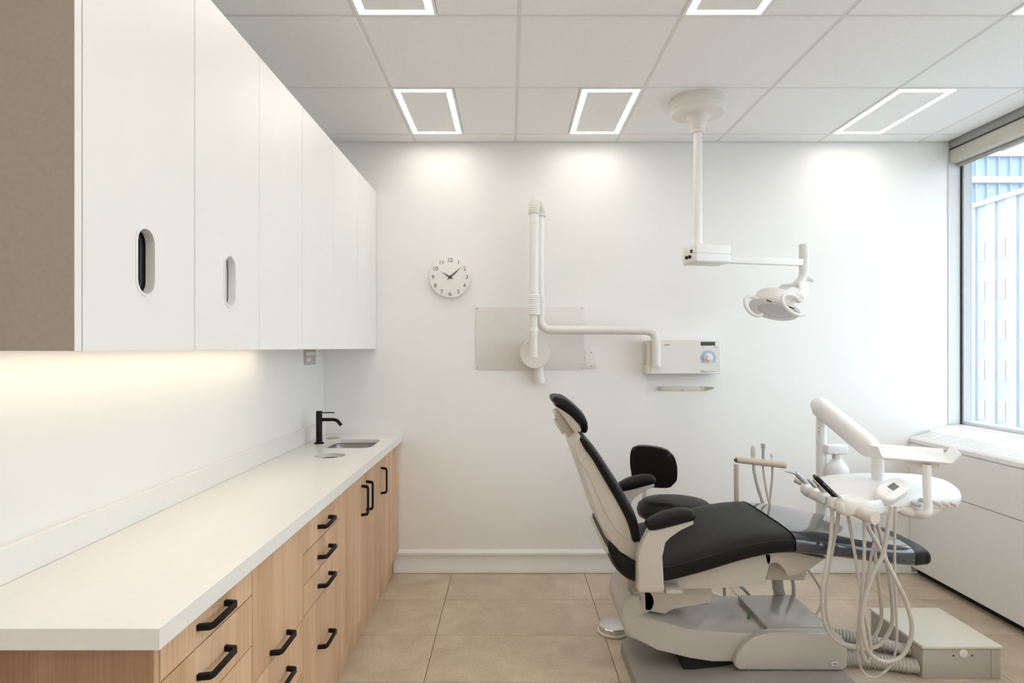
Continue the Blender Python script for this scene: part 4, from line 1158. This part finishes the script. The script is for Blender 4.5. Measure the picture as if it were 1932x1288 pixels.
# head: rounded slab whose instrument edge faces the patient (left)
ZH = 0.792
plan = [(1.268, 2.20), (1.262, 2.34), (1.275, 2.46), (1.330, 2.57), (1.45, 2.655), (1.65, 2.695), (1.84, 2.68), (1.905, 2.58), (1.870, 2.45), (1.795, 2.325), (1.72, 2.275), (1.60, 2.250), (1.42, 2.200), (1.32, 2.170)]
pl = smooth2([Vector(p) for p in plan], 4)
cen = Vector((1.56, 2.43))
def ringz(f, z, off=0.0): return [Vector((cen.x + (p.x - cen.x) * f, cen.y + (p.y - cen.y) * f, z)) for p in pl]
bm = NB(); rings(bm, [ringz(0.86, 0.738), ringz(0.95, 0.742), ringz(0.985, 0.749), ringz(1.0, 0.763)]); finish('head_tray', bm, M_plastw, du, 50)
bm = NB(); rings(bm, [ringz(0.997, 0.7645), ringz(1.0, 0.775), ringz(0.985, 0.787), ringz(0.95, 0.794), ringz(0.80, 0.800), ringz(0.4, 0.806)]); finish('head_lid', bm, M_plastw, du, 50)
# holder fingers
fing = [(1546, 917), (1556, 926), (1569, 934.5), (1584, 944)]
hy = [2.455, 2.385, 2.315, 2.245]
for y_ in hy + [2.185]:
    bm = NB(); box(bm, 1.225, 1.30, y_ - 0.024, y_ + 0.024, 0.752, 0.797, 0.013, 4); finish('holder_finger', bm, M_plastw, du, 60)
bx('holder_rail', 1.240, 1.29, 2.17, 2.48, 0.742, 0.758, M_plastw, du, 0.005)
# cup recess rim beside the last holder
bm = NB()
pts_o = smooth2([Vector(p) for p in ((1.235, 2.165), (1.24, 2.215), (1.30, 2.262), (1.375, 2.275), (1.42, 2.235), (1.40, 2.18), (1.33, 2.145), (1.27, 2.145))], 4)
cc = Vector((1.325, 2.205))
rings(bm, [[Vector((cc.x + (p.x - cc.x) * f, cc.y + (p.y - cc.y) * f, z)) for p in pts_o] for f, z in ((0.95, 0.755), (1.0, 0.772), (0.99, 0.800), (0.92, 0.806), (0.72, 0.800), (0.62, 0.776))]); finish('corner_cup', bm, M_plastw, du, 50)
# handles
bm = NB(); tube(bm, smooth2([P(1604, 955, 2.20), P(1612, 962, 2.18), P(1632, 970, 2.13), P(1652, 977, 2.09)], 5, False), lambda u: 0.017 + 0.007 * min(1, u * 1.6), 24); finish('grip_handle', bm, M_grip, du, 50)
bm = NB(); tube(bm, smooth2([P(1546, 916, 2.50), P(1530, 915, 2.52), P(1516, 910, 2.54), P(1500, 903, 2.56)], 5, False), lambda u: 0.021 - 0.005 * u, 24); finish('grip_handle', bm, M_grip, du, 50)
# touch pad on the near side
pc = P(1682, 925, 2.20)
u_ = (P(1708, 909, 2.21) - P(1658, 941, 2.16)).normalized()
n_ = Vector((-0.30, -0.66, 0.69)); n_ = (n_ - u_ * n_.dot(u_)).normalized()
MP = Matrix.Translation(pc) @ Matrix((u_, n_.cross(u_), n_)).transposed().to_4x4()
def pd(bm, name, m, par=du, sm=45):
    bmesh.ops.transform(bm, matrix=MP, verts=bm.verts); return finish(name, bm, m, par, sm)
po = stadium(0, 0, 0.036, 0.072, 8); po = [(y_, x_) for x_, y_ in po]
bm = NB(); prism(bm, po, -0.028, 0.016, 'Z', 0.010, 4); tp = pd(bm, 'touch_pad', M_plastw)
bm = NB(); box(bm, -0.012, 0.024, -0.010, 0.014, 0.0155, 0.0172); pd(bm, 'screen', M_lcd, tp)
for ix in range(3):
    bm = NB(); box(bm, -0.062 + ix * 0.016, -0.050 + ix * 0.016, -0.014, 0.0, 0.0155, 0.0166, 0.0005, 1); pd(bm, 'key', M_platef, tp)
for ix in range(2):
    for iy in range(3):
        bm = NB(); lathe(bm, [(0.0035, 0.0155), (0.0035, 0.0167)], (0.040 + ix * 0.014, -0.014 + iy * 0.013, 0), 10); pd(bm, 'key', M_platef, tp)
# knobs along the near edge
for x_, y_, L_ in ((1725, 943, 0.0), (1742, 937.5, 0), (1766, 942, 1), (1781, 942.5, 1), (1796, 943, 1)):
    Yk = 2.222 + (x_ - 1725) * 0.0006
    q = P(x_, y_ + 7, Yk)
    bm = NB(); tube(bm, [q + Vector((0, 0.05, 0.0)), q + Vector((0, 0.0, 0)), q + Vector((0.010, -0.016, -0.004))], lambda u: 0.0075, 14); finish('toggle', bm, M_grip if L_ else M_alu, du)
# tray on its own bent post
YT = 2.20
bm = NB(); tube(bm, smooth2([P(1749, 876, YT), P(1749, 920, YT), P(1751, 955, YT), P(1747, 968, YT), P(1735, 967, YT + 0.02), P(1718, 958, YT + 0.08)], 6, False), 0.0145, 18); finish('tray_post', bm, M_plastw, du, 50)
ZT = 0.9356
MT = Matrix.Translation((1.600, 2.317, ZT)) @ Matrix.Rotation(R(-31), 4, 'Z')
tt = thing('instrument_tray', 'white shallow tray with flared ends above the delivery unit', 'tray', (1.60, 2.317, ZT))
def tr(bm, name, m, par, sm=50):
    bmesh.ops.transform(bm, matrix=MT, verts=bm.verts); return finish(name, bm, m, par, sm)
x0, x1, y0, y1 = -0.100, 0.098, -0.115, 0.115
prf = [(x0 - 0.022, 0.042), (x0 - 0.018, 0.014), (x0 - 0.004, -0.003), (x1, -0.003), (x1 + 0.018, 0.004), (x1 + 0.040, 0.040), (x1 + 0.036, 0.042), (x1 + 0.015, 0.008), (x1, 0.002), (x0 - 0.001, 0.002), (x0 - 0.013, 0.016), (x0 - 0.017, 0.042)]
bm = NB(); prism(bm, prf, y0, y1, 'Y', 0.001, 1); tr(bm, 'pan', M_plastw, tt)
bm = NB(); prism(bm, [(y1 - 0.005, -0.003), (y1 + 0.028, 0.020), (y1 + 0.025, 0.022), (y1 - 0.007, 0.002)], x0 - 0.004, x1 + 0.010, 'X'); tr(bm, 'back_lip', M_plastw, tt)
bm = NB(); prism(bm, [(y0 + 0.005, -0.003), (y0 - 0.018, 0.008), (y0 - 0.016, 0.011), (y0 + 0.007, 0.002)], x0 - 0.004, x1 + 0.004, 'X'); tr(bm, 'front_lip', M_plastw, tt)
bm = NB(); box(bm, -0.035, 0.075, -0.10, 0.02, -0.024, -0.0035, 0.004); tr(bm, 'tray_block', M_plast, du)
# ribbed cable sleeve below the head
bm = NB(); rib_tube(bm, [P(1690, 952, 2.24), P(1705, 962, 2.24), P(1722, 967, 2.24), P(1742, 968, 2.26), P(1765, 958, 2.30)], 0.021, 0.008, 0.003, 18); finish('cable_sleeve', bm, M_plast, du)

# handpieces in the holders, each with its hose
def hp_(name, lab, y_, m, L, r, tip, hose, hr):
    tt = thing(name, lab, 'handpiece', (1.265, y_, 0.79))
    base = Vector((1.285, y_, 0.762)); d = Vector((-0.62, -0.02 if tip != 'syr' else 0.05, 0.60)).normalized()
    bm = NB(); tube(bm, [base, base + d * (L * 0.15), base + d * (L * 0.6), base + d * (L * 0.9), base + d * L], lambda u: r * (0.85 if u < 0.1 else (1.0 if u < 0.9 else 0.9)), 18); b_ = finish('body', bm, m, tt)
    e_ = base + d * L
    if tip == 'syr':
        bm = NB(); tube(bm, smooth2([e_ - d * 0.012, e_ + Vector((-0.020, 0, 0.002)), e_ + Vector((-0.045, 0, 0.006))], 4, False), lambda u: 0.006 - 0.0035 * u, 12); finish('nozzle', bm, M_alu, tt)
    elif tip == 'coup':
        bm = NB(); tube(bm, [e_ - d * 0.002, e_ + d * 0.010, e_ + d * 0.0101, e_ + d * 0.022, e_ + d * 0.0221, e_ + d * 0.036], lambda u: 0.0075 if u < 0.3 else (0.0055 if u < 0.7 else 0.0035), 14); finish('coupling', bm, M_steel, tt)
    elif tip == 'cap':
        bm = NB(); tube(bm, [e_ - d * 0.001, e_ + d * 0.004, e_ + d * 0.008], lambda u: r * (0.85 - 0.25 * u), 16); finish('end_cap', bm, M_disp, tt)
        bm = NB()
        s0 = base + d * (L * 0.35); sdv = Vector((0, -1, 0.3)).normalized()
        nrm = (sdv - d * sdv.dot(d)).normalized()
        for k in range(9):
            p_ = base + d * (L * (0.30 + 0.055 * k)) + nrm * r
            tube(bm, [p_, p_ + d * 0.0025, p_ + d * (0.004 + 0.002 * (k % 3))], 0.0006, 6)
        finish('lettering', bm, M_platef, b_)
    bm = NB(); tube(bm, smooth2([Vector(base)] + [P(x_, yy_, d_) for x_, yy_, d_ in hose], 7, False), hr, 12); finish('hose', bm, M_hose, tt, 60)
def dep(seq, y0, y1):
    n_ = len(seq) - 1
    return [(p[0], p[1], y0 + (y1 - y0) * min(1, i / 3)) for i, p in enumerate(seq)]
hA = [(1566, 945), (1569.5, 985.6), (1564, 1041), (1554, 1097), (1551.5, 1138), (1558, 1180), (1578, 1208), (1611, 1222), (1645, 1222), (1664, 1211), (1682, 1180), (1683, 1135), (1675, 1070), (1659, 1000), (1650, 962)]
hB = [(1578, 950), (1581, 975), (1570, 1036), (1558, 1102), (1558, 1152), (1570, 1194), (1594.6, 1214), (1622, 1217), (1648, 1202), (1661, 1175), (1663, 1141), (1656, 1086), (1650, 1036), (1646, 965)]
hC = [(1595, 955), (1611, 1035), (1622, 1102), (1631, 1152), (1639, 1194), (1643, 1230), (1636, 1248), (1627, 1228), (1622, 1180), (1625, 1125), (1630, 1069), (1631, 960)]
hD = [(1640, 960), (1650, 1005), (1645, 1041), (1631, 1124), (1621, 1166), (1618, 1230), (1628, 1266), (1650, 1277), (1678, 1258), (1689, 1230), (1692, 1180), (1688, 1069), (1689, 955)]
hE = [(1620, 960), (1634, 988), (1664, 1041), (1692, 1097), (1708, 1130), (1720, 1175), (1717, 1208), (1700, 1238), (1672, 1248), (1645, 1236), (1631, 1208), (1626, 1166), (1633, 1124), (1650, 1077), (1667, 1041), (1681, 955)]
hp_('air_water_syringe', 'silver syringe handpiece with bent nozzle, farthest in the row of holders', hy[0], M_alu, 0.115, 0.0105, 'syr', dep(hA, 2.26, 2.18), 0.0068)
hp_('handpiece_coupling', 'thin metal hose coupling between the syringe and the silver handpiece', hy[1], M_steel, 0.065, 0.0062, 'coup', dep(hB, 2.25, 2.215), 0.0068)
hp_('silver_handpiece', 'silver handpiece with stepped metal tip beside the black one', hy[2], M_alu, 0.085, 0.0115, 'coup', dep(hC, 2.22, 2.14), 0.0058)
hp_('black_handpiece', 'long black pen-shaped handpiece in the row of holders', hy[3], M_black, 0.160, 0.0098, 'cap', dep(hE, 2.20, 2.10), 0.0074)
hp_('short_coupling', 'short dark hose coupling nearest the corner cup', 2.20, M_disp, 0.04, 0.0075, 'coup', dep(hD, 2.18, 2.16), 0.0046)

# ------------------------------------------------------------------ utility box and floor hoses
t = thing('utility_box', 'low cream floor utility box with lid near the convector', 'floor box', (1.866, 2.586, 0))
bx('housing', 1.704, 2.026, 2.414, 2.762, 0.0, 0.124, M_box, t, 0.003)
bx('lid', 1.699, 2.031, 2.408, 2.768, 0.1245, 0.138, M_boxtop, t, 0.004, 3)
q = P(1817, 1232, 2.414)
bm = NB(); lathe(bm, [(0.0175, 0.001), (0.0175, -0.003), (0.014, -0.0045)], q, 28, 'Y', sy=1.05); finish('cap', bm, M_platef, t)
for x_ in (1799, 1834):
    q = P(x_, 1236.5, 2.414); bm = NB(); lathe(bm, [(0.0035, 0.0), (0.0035, -0.001)], q, 10, 'Y'); finish('hole', bm, M_dark, t)
bx('side_flap', 1.985, 1.986, 2.4125, 2.4145, 0.006, 0.122, M_print, t)
def floor_hose(lab, pts, r):
    bm = NB(); rib_tube(bm, pts, r, 0.0130, 0.006, 18)
    return tag(finish('corrugated_hose', bm, M_hose, None, 80), lab, 'hose', 'corrugated floor hoses beside the chair base')
floor_hose('grey corrugated hose running from behind the base cover to the floor box', [(1.30, 2.74, 0.06), (1.42, 2.69, 0.045), (1.55, 2.64, 0.040), (1.66, 2.60, 0.038), (1.703, 2.585, 0.040)], 0.027)
floor_hose('corrugated hose along the floor from the base end, lowest of the hoses', [(1.323, 2.50, 0.046), (1.40, 2.505, 0.040), (1.50, 2.50, 0.036), (1.60, 2.475, 0.036), (1.66, 2.455, 0.036), (1.703, 2.447, 0.037)], 0.031)
floor_hose('corrugated hose lying across the other two, ending at the floor box corner', [(1.40, 2.60, 0.10), (1.47, 2.575, 0.102), (1.55, 2.545, 0.098), (1.62, 2.515, 0.092), (1.67, 2.50, 0.082), (1.703, 2.495, 0.080)], 0.024)

# hoses seen under the seat
def under(name, lab, pts, r, m, rib=False):
    bm = NB()
    if rib: rib_tube(bm, [P(*p) for p in pts], r, 0.0105, 0.005, 16)
    else: tube(bm, smooth2([P(*p) for p in pts], 6, False), r, 12)
    tag(finish(name, bm, m, None, 70), lab, 'hose')
under('corrugated_drop_hose', 'grey ribbed hose dropping from under the seat to the base cover', [(1466, 1088, 2.66), (1467, 1100, 2.67), (1469, 1114, 2.68), (1476, 1132, 2.69), (1490, 1160, 2.70)], 0.025, M_hose, True)
under('loop_hose', 'grey hose bent in an arch under the seat behind the lift arm', [(1373, 1142, 2.76), (1367, 1122, 2.80), (1368, 1106, 2.82), (1380, 1098, 2.82), (1400, 1108, 2.80), (1422, 1134, 2.76), (1430, 1160, 2.72)], 0.0075, M_hose)
under('thin_hose', 'short upright grey hose right of the ribbed drop hose', [(1494, 1085, 2.68), (1497, 1105, 2.69), (1497, 1125, 2.70), (1494, 1150, 2.71)], 0.008, M_hose)
under('slack_cable', 'thin dark cable hanging right of the base cover below the foot rest', [(1518, 1070, 2.70), (1530, 1082, 2.72), (1545, 1105, 2.74), (1552, 1125, 2.74), (1548, 1145, 2.73), (1535, 1168, 2.70)], 0.0055, M_hose)
